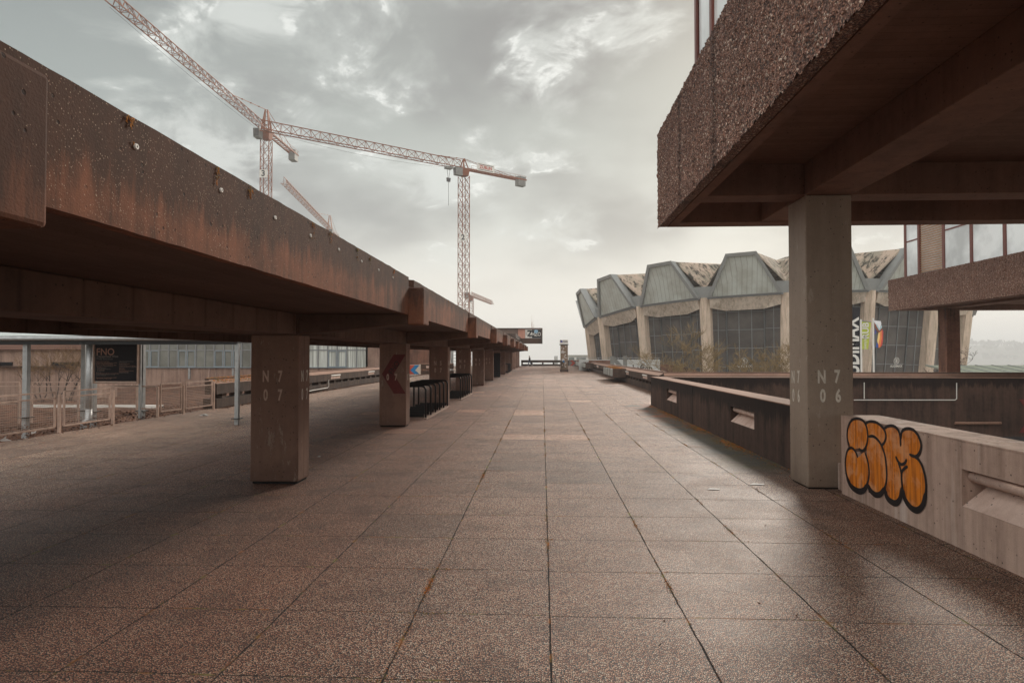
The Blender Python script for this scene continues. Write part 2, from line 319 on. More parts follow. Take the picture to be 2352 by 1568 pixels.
# ------------------------------------------------------------------ mesh builder
class MB:
    def __init__(s, base=(0, 0, 0)): s.v = []; s.f = []; s.o = Vector(base); s.uv = None
    def add(s, vs, fs):
        k = len(s.v); s.v += [tuple(Vector(p)-s.o) for p in vs]; s.f += [tuple(i+k for i in f) for f in fs]; return s
    def box(s, a, b):
        x0, y0, z0 = [min(p, q) for p, q in zip(a, b)]; x1, y1, z1 = [max(p, q) for p, q in zip(a, b)]
        return s.add([(x0, y0, z0), (x1, y0, z0), (x1, y1, z0), (x0, y1, z0), (x0, y0, z1), (x1, y0, z1), (x1, y1, z1), (x0, y1, z1)],
              [(0, 3, 2, 1), (4, 5, 6, 7), (0, 1, 5, 4), (1, 2, 6, 5), (2, 3, 7, 6), (3, 0, 4, 7)])
    def hexa(s, lo, hi):   # two quads, lo and hi, same winding
        return s.add(list(lo)+list(hi), [(0, 3, 2, 1), (4, 5, 6, 7), (0, 1, 5, 4), (1, 2, 6, 5), (2, 3, 7, 6), (3, 0, 4, 7)])
    def bar(s, a, b, r, n=4, r2=None):
        a = Vector(a); b = Vector(b); d = (b-a)
        if d.length < 1e-6: return s
        d.normalize(); up = Vector((0, 0, 1)) if abs(d.z) < .9 else Vector((1, 0, 0))
        p = d.cross(up).normalized(); q = d.cross(p); r2 = r if r2 is None else r2
        vs = [a+(p*cos(2*pi*(i+.5)/n)+q*sin(2*pi*(i+.5)/n))*r for i in range(n)]+[b+(p*cos(2*pi*(i+.5)/n)+q*sin(2*pi*(i+.5)/n))*r2 for i in range(n)]
        return s.add(vs, [(i, (i+1) % n, n+(i+1) % n, n+i) for i in range(n)]+[tuple(range(n-1, -1, -1)), tuple(range(n, 2*n))])
    def tube(s, pts, r, n=8):
        pts = [Vector(p) for p in pts]; rings = []
        for i, p in enumerate(pts):
            d = (pts[min(i+1, len(pts)-1)]-pts[max(i-1, 0)]).normalized()
            up = Vector((0, 1, 0)) if abs(d.y) < .9 else Vector((0, 0, 1))
            a = d.cross(up).normalized(); b = d.cross(a)
            rr = r[i] if isinstance(r, (list, tuple)) else r
            rings.append([p+(a*cos(2*pi*k/n)+b*sin(2*pi*k/n))*rr for k in range(n)])
        fs = []
        for i in range(len(pts)-1):
            for k in range(n): fs.append((i*n+k, i*n+(k+1) % n, (i+1)*n+(k+1) % n, (i+1)*n+k))
        fs += [tuple(range(n-1, -1, -1)), tuple(range((len(pts)-1)*n, len(pts)*n))]
        return s.add([v for r_ in rings for v in r_], fs)
    def prism(s, poly, off):
        """poly: planar 3D outline; off: extrusion vector"""
        n = len(poly); off = Vector(off); P = [Vector(p) for p in poly]
        tri = tessellate_polygon([P])
        fs = [tuple(t) for t in tri]+[tuple(i+n for i in reversed(t)) for t in tri]+[(i, (i+1) % n, n+(i+1) % n, n+i) for i in range(n)]
        return s.add(P+[p+off for p in P], fs)
    def build(s, name, mat, parent=None, smooth=False, bevel=0, label=None, kind=None):
        me = bpy.data.meshes.new(name); me.from_pydata(s.v, [], s.f)
        bm = bmesh.new(); bm.from_mesh(me)
        bmesh.ops.recalc_face_normals(bm, faces=bm.faces)
        bm.to_mesh(me); bm.free()
        me.materials.append(mat if not isinstance(mat, str) else M[mat])
        if smooth: me.polygons.foreach_set('use_smooth', [True]*len(me.polygons))
        o = bpy.data.objects.new(name, me); COL.objects.link(o)
        if parent is not None: o.parent = parent
        else: o.location = s.o
        if bevel:
            md = o.modifiers.new('bevel', 'BEVEL'); md.width = bevel; md.segments = 2; md.limit_method = 'ANGLE'
        if label: o['label'] = label
        if kind: o['kind'] = kind
        return o

def thing(name, label, cat, base=(0, 0, 0), group=None):
    o = bpy.data.objects.new(name, None); COL.objects.link(o); o.location = base; o.empty_display_size = .3
    o['label'] = label; o['category'] = cat
    if group: o['group'] = group
    o['_b'] = tuple(base); return o
def B(t, sub=None):      # a builder whose base is the thing's base
    b = t
    while b.parent: b = b.parent
    return MB(tuple(b.location))
def tag(o, label, cat, group=None):
    o['label'] = label; o['category'] = cat
    if group: o['group'] = group
    return o
def struct(o): o['kind'] = 'structure'; return o

def text(s, size, origin, xdir, updir, mat, parent, sx=1.0, bold=0.0, depth=.003, align='CENTER', name='lettering', nofs=.004, spacing=1.0):
    """lettering as real thin mesh; origin = centre of the baseline row, xdir = reading direction, updir = up"""
    cu = bpy.data.curves.new('t', 'FONT'); cu.body = s; cu.size = 1.0; cu.align_x = align; cu.align_y = 'CENTER'; cu.extrude = 0; cu.offset = bold; cu.space_character = spacing
    cu.resolution_u = 3
    ob = bpy.data.objects.new('t', cu); COL.objects.link(ob)
    dg = bpy.context.evaluated_depsgraph_get(); me0 = bpy.data.meshes.new_from_object(ob.evaluated_get(dg))
    xd = Vector(xdir).normalized(); ud = Vector(updir).normalized(); nd = xd.cross(ud); o3 = Vector(origin)
    b = parent
    while b.parent: b = b.parent
    bl = b.location
    verts = [tuple(o3+xd*(v.co.x*size*sx)+ud*(v.co.y*size)+nd*nofs-bl) for v in me0.vertices]
    faces = [tuple(p.vertices) for p in me0.polygons]
    me = bpy.data.meshes.new(name); me.from_pydata(verts, [], faces); me.materials.append(M[mat])
    bpy.data.objects.remove(ob); bpy.data.curves.remove(cu); bpy.data.meshes.remove(me0)
    o = bpy.data.objects.new(name, me); COL.objects.link(o); o.parent = parent
    return o

# ================================================================== SETTING
PX0, PX1 = -11.75, 5.8
struct(MB().box((-4000, -4000, -61), (4000, 4000, -60)).build('ground', 'ground'))
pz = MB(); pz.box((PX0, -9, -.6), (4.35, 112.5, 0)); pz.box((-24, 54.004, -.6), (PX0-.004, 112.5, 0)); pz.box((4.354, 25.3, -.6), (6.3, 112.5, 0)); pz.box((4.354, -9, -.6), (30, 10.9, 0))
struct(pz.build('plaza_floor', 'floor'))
# planting bed beyond the left railing and lower ground levels
bed = MB()
nx, ny = 60, 90
for j in range(ny+1):
    for i in range(nx+1):
        x = -30+i*(30-11.77)/nx; y = 5+j*45/ny
        bed.v.append((x, y, -.08-.4*min(1, (-11.8-x)/2.2)+.16*noise.fractal(Vector((x*.9, y*.9, 0)), 1, 2, 4)))
for j in range(ny):
    for i in range(nx):
        a = j*(nx+1)+i; bed.f.append((a, a+1, a+nx+2, a+nx+1))
o = bed.build('planting_bed', 'litter'); struct(o)
lg = MB(); lg.box((-60, -9, -6.2), (120, 150, -6.0)); lg.box((-60, 51, -.5), (-24.1, 111, -.3))
struct(lg.build('lower_ground', flat('paved_lower_ground', (176, 168, 160), .8, 0, .2, .5)))

# ================================================================== WALKWAY CANOPY
CY0, DY = 9.47, 7.62
cx0, cx1 = -4.31, -3.59
can = thing('walkway_canopy', 'long low brown concrete canopy on square columns stretching down the left side of the plaza', 'canopy', (-4, CY0, 0))
YS, YE = -6.0, 80.0
B(can).box((-7.1, YS, 2.5), (-1.96, YE, 2.9)).build('roof_slab', 'soffit', can)
# fascia with rounded lip drip and slightly eroded top edge, bay by bay
for k in range(-2, 10):
    y0 = CY0+DY*k+.38; y1 = CY0+DY*(k+1)-.012
    if k == 9: y1 = YE
    if k == -2: y0 = YS
    if y1 <= y0: continue
    b = B(can); n = max(8, int((y1-y0)/.12)); vs = []
    for i in range(n+1):
        y = y0+(y1-y0)*i/n; e = .004*noise.noise(Vector((y*2.1, k, 0)))+.006*noise.noise(Vector((y*14, k, 3)))
        vs += [(-1.955, y, 2.485+.006*noise.noise(Vector((y*5, 1, k)))), (-1.955, y, 3.035+e), (-2.10, y, 3.05+e), (-2.10, y, 2.502)]
    fs = []
    for i in range(n):
        for q in range(4): fs.append((i*4+q, i*4+(q+1) % 4, (i+1)*4+(q+1) % 4, (i+1)*4+q))
    fs += [(0, 1, 2, 3), tuple(4*n+q for q in (3, 2, 1, 0))]
    b.add(vs, fs).build('fascia_panel', 'fascia', can)
B(can).box((-7.25, YS, 2.2), (-7.102, YE, 3.0)).build('rear_fascia', 'beam', can)
MET = {}
for k in range(-1, 10):
    y = CY0+DY*k-(.085 if k < 0 else 0)
    bb = B(can)     # tapered cross beam from the column out to the fascia block
    bb.hexa([(-3.588, y, 2.2), (-1.975, y, 2.35), (-1.975, y+.44, 2.35), (-3.588, y+.44, 2.2)], [(-3.588, y, 2.496), (-1.975, y, 2.496), (-1.975, y+.44, 2.496), (-3.588, y+.44, 2.496)])
    bb.build('cross_beam', 'beam', can, bevel=.012)
    bb = B(can); bb.hexa([(-7.1, y, 2.3), (-4.312, y, 2.2), (-4.312, y+.44, 2.2), (-7.1, y+.44, 2.3)], [(-7.1, y, 2.496), (-4.312, y, 2.496), (-4.312, y+.44, 2.496), (-7.1, y+.44, 2.496)])
    bb.build('rear_cross_beam', 'beam', can)
    B(can).box((-1.972, y-.01, 2.34), (-1.735, y+.445, 2.885)).build('fascia_block', 'block', can, bevel=.02)
    B(can).box((cx0+.004, y+.003, 2.198), (cx1-.004, y+DY, 2.497)).build('longitudinal_beam', 'beam', can, bevel=.012)
    if k < 0: continue
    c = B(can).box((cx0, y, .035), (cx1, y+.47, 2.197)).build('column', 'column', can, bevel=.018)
    B(can).box((cx0+.03, y+.03, .0), (cx1-.03, y+.44, .034)).build('column_foot', 'dark', c)
    if k < 3: B(can).box((cx1-.003, y+.232, .06), (cx1+.0012, y+.237, 2.18)).build('formwork_seam', 'beam', c)
    rows = {0: ('N', '7'), 1: None, 2: ('N', '5'), 3: ('N', '4'), 4: ('N', '3'), 5: ('N', '2')}
    if k in rows:
        md = 'stencil_d' if k == 0 else 'stencil'
        xs = (-4.08, -3.865); r1 = rows[k]
        for j, (r, zz) in enumerate(((r1, 1.575), (('0', '7'), 1.30))):
            if r is None: continue
            for ch, xx in zip(r, xs):
                text(ch, .225, (xx, y, zz), (1, 0, 0), (0, 0, 1), 'stencil_d', c, .58, .034, name='stencil_number')
            for ch, yy in zip(r, (y+.15, y+.34)):
                text(ch, .225, (cx1, yy, zz), (0, 1, 0), (0, 0, 1), 'stencil', c, .58, .034, name='stencil_number')
    if k == 1:
        poly = [hy(516.8+.1953*a, 717.75+.1953*b_, y) for a, b_ in ((1985, 492), (2125, 492), (1985, 720), (2125, 952), (1985, 952), (1845, 722))]
        poly = [(max(p[0], cx0+.01), y-.001, p[2]) for p in poly]
        B(can).prism(poly, (0, -.002, 0)).build('red_arrow', 'redpaint', c)
        p = hy(516.8+.1953*1992, 717.75+.1953*648, y)
        text('FNO', .20, (p[0], y-.003, p[2]), (.56, 0, .83), (-.83, 0, .56), 'blackpaint', c, .9, .008, name='arrow_lettering')
        for ch, xx in zip('07', (-4.08, -3.865)): text(ch, .225, (xx, y-.004, 1.30), (1, 0, 0), (0, 0, 1), 'stencil_d', c, .58, .034, name='stencil_number')
    if k == 6:
        B(can).box((cx0-.01, y-.03, .05), (cx1+.02, y-.004, 2.05)).build('poster_board', 'board_black', c)
    if k == 7:
        gb = B(can)
        for q, (a0, zz, rr) in enumerate(((.15, 1.75, .1), (.4, 1.55, .12), (.25, 1.2, .13), (.45, 1.0, .09), (.3, .85, .1))):
            pts = [(cx0+.1+a0*.9+rr*cos(t*.6)*(1-t*.06), y-.006, zz+rr*sin(t*.6)*(1-t*.06)) for t in range(14)]
            gb.tube(pts, .012, 4)
        gb.build('spray_scrawl', 'blackpaint', c)
# drain discs on the fascia
for u, v in ((314, 337), (509, 437), (633, 500), (714, 541), (779, 573), (831, 600), (870, 620), (903, 637)):
    p = hx(u, v, -1.95)
    b = B(can); n = 16
    vs = [(p[0]+.004, p[1]+r*cos(2*pi*i/n), p[2]+r*sin(2*pi*i/n)) for r in (.013, .005) for i in range(n)]+[(p[0]-.01, p[1]+.017*cos(2*pi*i/n), p[2]+.017*sin(2*pi*i/n)) for i in range(n)]
    b.add(vs, [(i, (i+1) % n, n+(i+1) % n, n+i) for i in range(n)]+[(i, (i+1) % n, 2*n+(i+1) % n, 2*n+i) for i in range(n)]).build('drain_disc', 'white', can)
# moss tufts on the roof edge
b = B(can)
for u in (500, 575, 720, 760, 820, 850, 905, 300, 1030):
    v = 814.5-(1246-u)*.5766; p = hx(u, v, -1.95)
    for q in range(14):
        a = (p[0]+.002, p[1]+random.gauss(0, .018), p[2]+.004-abs(random.gauss(0, .05))); b.bar(a, (a[0]+random.uniform(0, .006), a[1]+random.gauss(0, .008), a[2]+random.uniform(-.03, .006)), .004, 4, .001)
b.build('edge_moss', 'moss', can, kind='stuff')

# ================================================================== BIKE RACKS
def rack(name, label, y0, y1, x0, x1, nh=6, h=.97):
    t = thing(name, label, 'bike rack', (x1, y0, 0), 'black bicycle racks under the canopy')
    for i in range(nh):
        y = y0+(y1-y0)*i/(nh-1); r = .13; pts = [(x1, y, .05)]
        pts += [(x1-r+r*cos(a), y, h-r+r*sin(a)) for a in [j*pi/12 for j in range(7)]]
        pts += [(x0+r-r*sin(a), y, h-r+r*cos(a)) for a in [j*pi/12 for j in range(7)]]
        pts += [(x0, y, .05)]
        B(t).tube(pts, .03, 8).build('hoop', 'black_metal', t, smooth=True)
        B(t).box((x0+.05, y-.006, .06), (x1-.05, y+.006, .16)).build('foot_plate', 'black_metal', t)
    for xx in (x0, x1):
        B(t).box((xx-.05, y0-.12, .004), (xx+.05, y1+.12, .045)).build('base_rail', 'steel_warm', t)
rack('bicycle_rack', 'nearest black hoop rack, between the red arrow column and the column stencilled N 5', 19.2, 23.6, -4.5, -3.45)
rack('bicycle_rack', 'second hoop rack from the camera, beside the column stencilled N 4', 27.4, 31.6, -4.5, -3.45)
rack('bicycle_rack', 'farthest black hoop rack, past the column with sprayed scrawls', 66.0, 71.6, -4.6, -3.5, 6)

# ================================================================== OFFICE BUILDING (right)
FX = 2.07; FYE = 11.75; ZB = 4.18; ZT = 5.84
ob = thing('office_building', 'brown concrete office block overhead on the right with coarse granite fascia and a stencilled column', 'building', (3.75, 9.47, 0))
def granite_panel(t, xf, y0, y1, zb, zt, joints, dy=.016, dz=.024, rib=.075, depth=.15, mat='granite', face=-1, amp=1.0, end=True):
    """rough fascia: broken vertical ribs that end in teeth along the lower edge"""
    b = B(t); ny = int((y1-y0)/dy); nz = int((zt-zb)/dz); vs = []
    for i in range(ny+1):
        y = y0+(y1-y0)*i/ny; ph = (y/rib) % 1.0; ribh = 1-abs(ph*2-1)
        jd = min([abs(y-j) for j in joints] or [9])
        for j in range(nz+1):
            z = zb+(zt-zb)*j/nz
            nn = noise.noise(Vector((y*26, z*20, 1.3)))*.6+noise.noise(Vector((y*60, z*45, 7)))*.45+noise.noise(Vector((y*9, z*7, 3)))*.3
            h = (.022*ribh*(.6+.9*noise.noise(Vector((y*12, z*16, 5))))+.024*nn)*amp
            if jd < .03: h = -.012
            zz = z
            if j == 0: zz = zb-.045*ribh*amp+.01*nn
            if j == nz: zz = zt+.012*nn
            vs.append((xf-h, y, zz))
    fs = [(i*(nz+1)+j, (i+1)*(nz+1)+j, (i+1)*(nz+1)+j+1, i*(nz+1)+j+1) for i in range(ny) for j in range(nz)]
    b.add(vs, fs)
    b.box((xf+.03, y0, zb+.003), (xf+depth, y1-.03, zt-.02))
    if end:     # the far end face, rough as well
        m = 12; vs = []
        for i in range(m+1):
            x = xf+.8*i/m
            for j in range(nz+1):
                z = zb+(zt-zb)*j/nz; h = .015*noise.noise(Vector((x*26, z*20, 9)))
                vs.append((x, y1+(h if 0 < i else 0), z))
        b.add(vs, [(i*(nz+1)+j, (i+1)*(nz+1)+j, (i+1)*(nz+1)+j+1, i*(nz+1)+j+1) for i in range(m) for j in range(nz)])
    return b.build('granite_fascia', mat, t)
granite_panel(ob, FX, 2.2, FYE, ZB, ZT, (9.86, 7.92, 4.0))
B(ob).box((FX+.16, 2.0, ZB-.005), (FX+.30, FYE-.02, ZB+.5)).build('edge_beam', 'beam_r', ob)
B(ob).box((FX+.302, -4, 4.63), (22, FYE-.5, 5.0)).build('floor_slab', 'soffit_r', ob)
B(ob).box((FX+.302, FYE-.42, ZB-.008), (22, FYE-.03, 4.629)).build('end_beam', 'beam_r', ob)
B(ob).box((FX+.302, 9.47, ZB), (3.74, 9.90, 4.628)).build('cross_beam', 'beam_r', ob, bevel=.01)
B(ob).box((4.41, 9.47, ZB), (22, 9.90, 4.628)).build('cross_beam', 'beam_r', ob, bevel=.01)
B(ob).box((3.745, -4, ZB), (4.405, 9.902, 4.627)).build('longitudinal_beam', 'beam_r', ob, bevel=.01)
B(ob).box((3.745, 9.906, ZB+.002), (4.405, FYE-.43, 4.627)).build('longitudinal_beam', 'beam_r', ob, bevel=.01)
for xx in (11.3, 18.9):
    B(ob).box((xx, -4, ZB), (xx+.66, 9.46, 4.627)).build('longitudinal_beam', 'beam_r', ob)
    B(ob).box((xx, 9.47, -1), (xx+.66, 10.13, ZB-.003)).build('column', 'col_right', ob)
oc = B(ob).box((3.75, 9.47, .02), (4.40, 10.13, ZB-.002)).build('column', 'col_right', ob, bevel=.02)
B(ob).box((3.78, 9.50, 0), (4.37, 10.10, .018)).build('column_foot', 'dark', oc)
def c6(a, b_): return (1780+.3296*a, 803.9+.3296*b_)
for ch, (a, b_) in zip('N706', ((325, 190), (432, 188), (333, 322), (440, 322))):
    p = hy(*c6(a, b_), 9.47); text(ch, .25, p, (1, 0, 0), (0, 0, 1), 'stencil', oc, .62, .036, name='stencil_number')
for ch, (a, b_) in zip('N706', ((128, 190), (165, 190), (130, 318), (167, 322))):
    p = hx(*c6(a, b_), 3.75); text(ch, .25, p, (0, -1, 0), (0, 0, 1), 'stencil', oc, .62, .036, name='stencil_number')
# window band above the granite
wx = 2.4
def window_band(t, x, ys, z0, z1, kinds, ztr=None, fr=.06):
    """posts at ys; kinds per bay: 'g' glass, 'b' blind"""
    for y in ys: B(t).box((x-.04, y-fr, z0), (x+.10, y+fr, z1)).build('window_post', 'frame_red', t)
    for i, kd in enumerate(kinds):
        a, c = sorted((ys[i], ys[i+1])); a += fr+.002; c -= fr+.002
        w = B(t); zt = ztr if ztr else z0+.6*(z1-z0)
        w.box((x-.02, a, z0), (x+.06, c, z0+.06)); w.box((x-.02, a, z1-.06), (x+.06, c, z1))
        if kd != 'b': w.box((x-.02, a, zt), (x+.06, c, zt+.07))
        wo = w.build('window_frame', 'frame_red', t)
        if kd in 'go':
            B(t).box((x+.0, a, z0+.062), (x+.012, c, z1-.062)).build('pane', 'glass_office', wo)
        else:
            B(t).box((x+.05, a, z0+.062), (x+.055, c, z1-.062)).build('pane', 'glass_office', wo)
            bl = B(t); zz = z0+.07 if kd == 'b' else zt
            while zz < z1-.07:
                bl.add([(x-.02, a, zz), (x-.02, c, zz), (x+.035, c, zz+.07), (x+.035, a, zz+.07)], [(0, 1, 2, 3)]); zz += .115
            bl.build('blind', 'blind', wo)
window_band(ob, wx, [10.1, 9.2, 7.9, 6.6, 5.3, 4.0], ZT-.3, 8.6, 'ggggg', 7.5)
B(ob).box((wx+.35, 2, ZT-.3), (20, 9.9, ZT-.2)).build('inner_floor', 'soffit_r', ob)
B(ob).box((wx-.1, 2, 8.602), (20, 10.3, 8.9)).build('upper_slab', 'beam_r', ob)
B(ob).box((wx+2.0, 2, ZT-.2), (wx+2.1, 9.9, 8.6)).build('inner_wall', 'curtain', ob)
B(ob).box((wx, 10.0, ZT-.4), (20, 10.16, 8.6)).build('end_wall', 'frame_red', ob)

# second office wing farther right
o2 = thing('office_wing', 'far office wing at the right edge with granite fascia, brown blinds and red frames', 'building', (20.2, 33.4, -6))
granite_panel(o2, 18.5, 14, 35.8, 4.26, 5.88, (34.7, 32.2, 26.9, 24), .05, .07, .16, .3, amp=1.3)
B(o2).box((18.8, 14, 4.5), (40, 35.3, 4.9)).build('floor_slab', 'soffit_r', o2)
B(o2).box((18.82, 34.9, 4.24), (40, 35.7, 4.498)).build('end_beam', 'beam_r', o2)
B(o2).box((18.81, 14, 4.24), (19.2, 34.88, 4.498)).build('edge_beam', 'beam_r', o2)
p0 = hy(2156, 800, 34); p1 = hy(2174.6, 800, 33.2); p2 = hy(2206, 800, 33.2)
B(o2).box((p1[0], 33.2, -6), (p2[0], 33.9, 4.237)).build('column', 'rust_conc', o2, bevel=.02)
B(o2).box((p1[0], 14, 4.2), (p2[0], 34.8, 4.497)).build('longitudinal_beam', 'beam_r', o2)
ysw = [hx(u, 560, 18.9)[1] for u in (2080, 2111, 2168, 2232, 2309)]+[22.5, 19.5]
window_band(o2, 18.9, ysw, 5.7, 9.0, 'obgggg', 7.7, .09)
B(o2).box((21.5, 14, 5.75), (21.6, 34.5, 9.0)).build('inner_wall', 'curtain', o2)
B(o2).box((18.8, 14, 9.002), (40, 35.0, 9.3)).build('roof_slab', 'beam_r', o2)
B(o2).box((19.2, 34.4, 5.6), (40, 34.6, 9.0)).build('end_wall', 'frame_red', o2)

# ================================================================== PARAPETS ON THE RIGHT
def wall_with_recesses(t, x0, x1, y0, y1, z0, z1, rec, mat, topmat, joints=()):
    """wall whose -X face has trough recesses rec=[(ya,yb,za,zb)]"""
    ys = [y0]
    body = B(t); rec = sorted(rec); cuts = []
    cur = y0
    for (a, c, za, zb) in rec:
        body.box((x0, cur, z0), (x1, a, z1)); body.box((x0, a, z0), (x1, c, za)); body.box((x0, a, zb), (x1, c, z1)); body.box((x0+.22, a, za), (x1, c, zb)); cur = c
    body.box((x0, cur, z0), (x1, y1, z1)); o_ = body.build('wall_body', mat, t)
    for (a, c, za, zb) in rec:
        r = B(t)      # splayed sill and side cheeks
        r.hexa([(x0+.006, a+.002, za+.002), (x0+.21, a+.002, za+.002), (x0+.21, c-.002, za+.002), (x0+.006, c-.002, za+.002)],
               [(x0+.012, a+.002, za+.01), (x0+.21, a+.08, za+.22), (x0+.21, c-.08, za+.22), (x0+.012, c-.002, za+.01)])
        r.build('recess_sill', 'recess', t)
        B(t).tube([(x0+.10, a+.02, zb-.07), (x0+.10, c-.02, zb-.07)], .055, 10).build('lamp_tube', 'recess', t, smooth=True)
    B(t).box((x0-.004, y0-.003, z1+.001), (x1+.01, y1+.003, z1+.022)).build('coping', topmat, t, bevel=.006)
    return o_
wa = thing('graffiti_wall', 'pale pink concrete parapet with orange bubble graffiti at the right edge', 'parapet wall', (4.3, 6, 0))
wall_with_recesses(wa, 4.1, 4.6, .8, 9.2, 0, 1.05, [(3.9, 6.62, .42, .785)], 'wall_pale', 'wall_pale')
B(wa).box((4.16, 9.203, 0), (4.38, 9.466, .38)).build('corner_stub', 'wall_pale', wa, bevel=.02)
def gp(a, b_, off=.0): p = hx(*c6(a, b_), 4.1-off); return (4.1-off, p[1], p[2])
def smooth(pts, closed=False, n=5):
    out = []; m = len(pts)
    for i in range(m if closed else m-1):
        P = [pts[(i+k) % m] if closed else pts[min(max(i+k, 0), m-1)] for k in (-1, 0, 1, 2)]
        for j in range(n):
            t = j/n; out.append(tuple(.5*((2*P[1][d])+(-P[0][d]+P[2][d])*t+(2*P[0][d]-5*P[1][d]+4*P[2][d]-P[3][d])*t*t+(-P[0][d]+3*P[1][d]-3*P[2][d]+P[3][d])*t**3) for d in range(2)))
    if not closed: out.append(tuple(pts[-1]))
    return out
S = dict(
 s1=[(520,668),(503,610),(508,540),(533,490),(570,476),(612,490),(638,535),(647,600),(638,660),(618,695),(600,698),(583,683)],
 s2=[(577,748),(560,705),(535,680),(510,690),(495,730),(490,800),(500,870),(530,935),(575,968),(615,965),(645,925),(656,850),(645,770),(625,708)],
 s3=[(625,515),(660,497),(710,505),(755,545),(772,590),(765,635),(740,668)],
 s4=[(650,602),(690,602),(735,650),(765,730),(775,810),(778,890),(765,955),(735,995),(700,1000),(665,970),(650,935)],
 s5=[(758,548),(790,528),(830,530),(860,560),(873,610),(875,670)],
 s6=[(877,620),(885,565),(920,546),(965,556),(1000,600),(1018,660),(1008,710),(980,740),(935,725)],
 s7=[(840,738),(855,770),(880,795),(905,785),(918,758)],
 s8=[(925,808),(900,825),(882,860),(888,960),(905,1030),(945,1088),(990,1108),(1030,1072),(1050,990),(1050,910),(1030,820),(1000,762),(968,738)],
 s9=[(855,770),(872,820),(882,870)], s10=[(770,970),(778,1015),(810,1048),(845,1058),(872,1025),(885,950)])
fills = [S['s1']+[(540,690)], S['s2'], [(640,520),(660,500),(710,507),(755,545),(770,590),(765,635),(742,665),(700,610),(650,600)], [(640,640)]+S['s4'],
 [(758,548),(790,530),(830,532),(860,560),(873,610),(878,640),(885,570),(920,550),(965,558),(1000,600),(1016,660),(1008,710),(985,745),(1000,764),(1028,820),(1048,910),(1048,990),(1028,1070),(990,1104),(945,1086),(907,1030),(890,960),(880,1010),(845,1056),(810,1046),(780,1012),(776,960),(778,890),(774,810),(764,730),(745,672),(765,635),(772,590)]]
def ribbon(b, pts, w, off):
    P = [Vector(gp(a, c, off)) for a, c in pts]; L = []; n = len(P)
    for i, p in enumerate(P):
        d = (P[min(i+1, n-1)]-P[max(i-1, 0)]).normalized(); q = Vector((0, -d.z, d.y))
        ww = w*(.45 if i in (0, n-1) else (.8 if i in (1, n-2) else 1))
        L += [p+q*ww, p-q*ww]
    b.add(L, [(2*i, 2*i+1, 2*i+3, 2*i+2) for i in range(n-1)])
sh = B(wa)
for i, f in enumerate(fills):
    cx_ = sum(p[0] for p in f)/len(f); cy_ = sum(p[1] for p in f)/len(f)
    g = [(cx_+(p[0]-cx_)*1.06+2, cy_+(p[1]-cy_)*1.035+20) for p in smooth(f, True)]
    sh.prism([gp(a, c, .0005+i*.0001) for a, c in g], (-.0002, 0, 0))
sh.build('graffiti_shadow', 'graf_shadow', wa)
gf = B(wa)
for i, f in enumerate(fills): gf.prism([gp(a, c, .0025+i*.0003) for a, c in smooth(f, True, 3)], (-.0003, 0, 0))
gf.build('graffiti_fill', 'graf', wa)
gs = B(wa)
for i, (k, s_) in enumerate(S.items()): ribbon(gs, smooth(s_), .0185, .0060+i*.0002)
for i, k in enumerate(('s2', 's4', 's8', 's10')):
    q = [p for p in S[k] if p[1] > 925 or (k == 's8' and p[1] > 980)]
    if k == 's2': q = [(500, 880), (530, 940), (575, 975), (615, 972), (645, 930)]
    ribbon(gs, [(a, c+6) for a, c in smooth(q)], .036, .0085+i*.0002)
gs.build('graffiti_outline', 'blackpaint', wa)

wb = thing('parapet_wall', 'dark stained concrete parapet with two pale lamp recesses behind the stencilled office column', 'parapet wall', (4.3, 17, 0))
wall_with_recesses(wb, 4.1, 4.6, 10.14, 25.0, 0, 1.05, [(12.9, 14.5, .45, .78), (20.25, 21.83, .42, .78)], 'wall_dark', 'wall_top')
for yy in (18.1,): B(wb).box((4.094, yy-.012, .02), (4.102, yy+.012, 1.04)).build('wall_joint', 'dark', wb)
wc = thing('terrace_edge_wall', 'long black stained concrete wall crossing behind the stencilled column, with a thin white conduit', 'parapet wall', (10, 25.2, -1))
B(wc).box((4.62, 25.0, -1.12), (40, 25.4, 1.035)).build('wall_body', 'wall_dark', wc)
B(wc).box((4.61, 24.985, 1.037), (40, 25.41, 1.055)).build('coping', 'wall_top', wc)
cp = B(wc); pp = [c6(622, 230), c6(622, 338)]
P = [hy(*c6(a, b_), 24.97) for a, b_ in ((622, 225), (622, 338))]; cp.tube(P, .018, 6)
P = [hy(*c6(a, b_), 24.97) for a, b_ in ((550, 347), (1255, 347), (1266, 338), (1266, 228))]; cp.tube(P, .018, 6)
cp.build('conduit', 'white', wc)
P = [hy(*c6(a, b_), 24.95) for a, b_ in ((1255, 508), (1575, 508))]; B(wc).tube(P, .05, 8).build('pipe', 'wall_top', wc)
P = [hy(*c6(a, b_), 24.97) for a, b_ in ((1690, 345), (1760, 430), (1690, 570), (1690, 430))]; P2 = [hy(*c6(a, b_), 24.97) for a, b_ in ((1700, 342), (1790, 460), (1700, 575), (1790, 575), (1790, 342))]
B(wc).prism(P2, (0, .01, 0)).build('red_arrow', 'redpaint', wc)

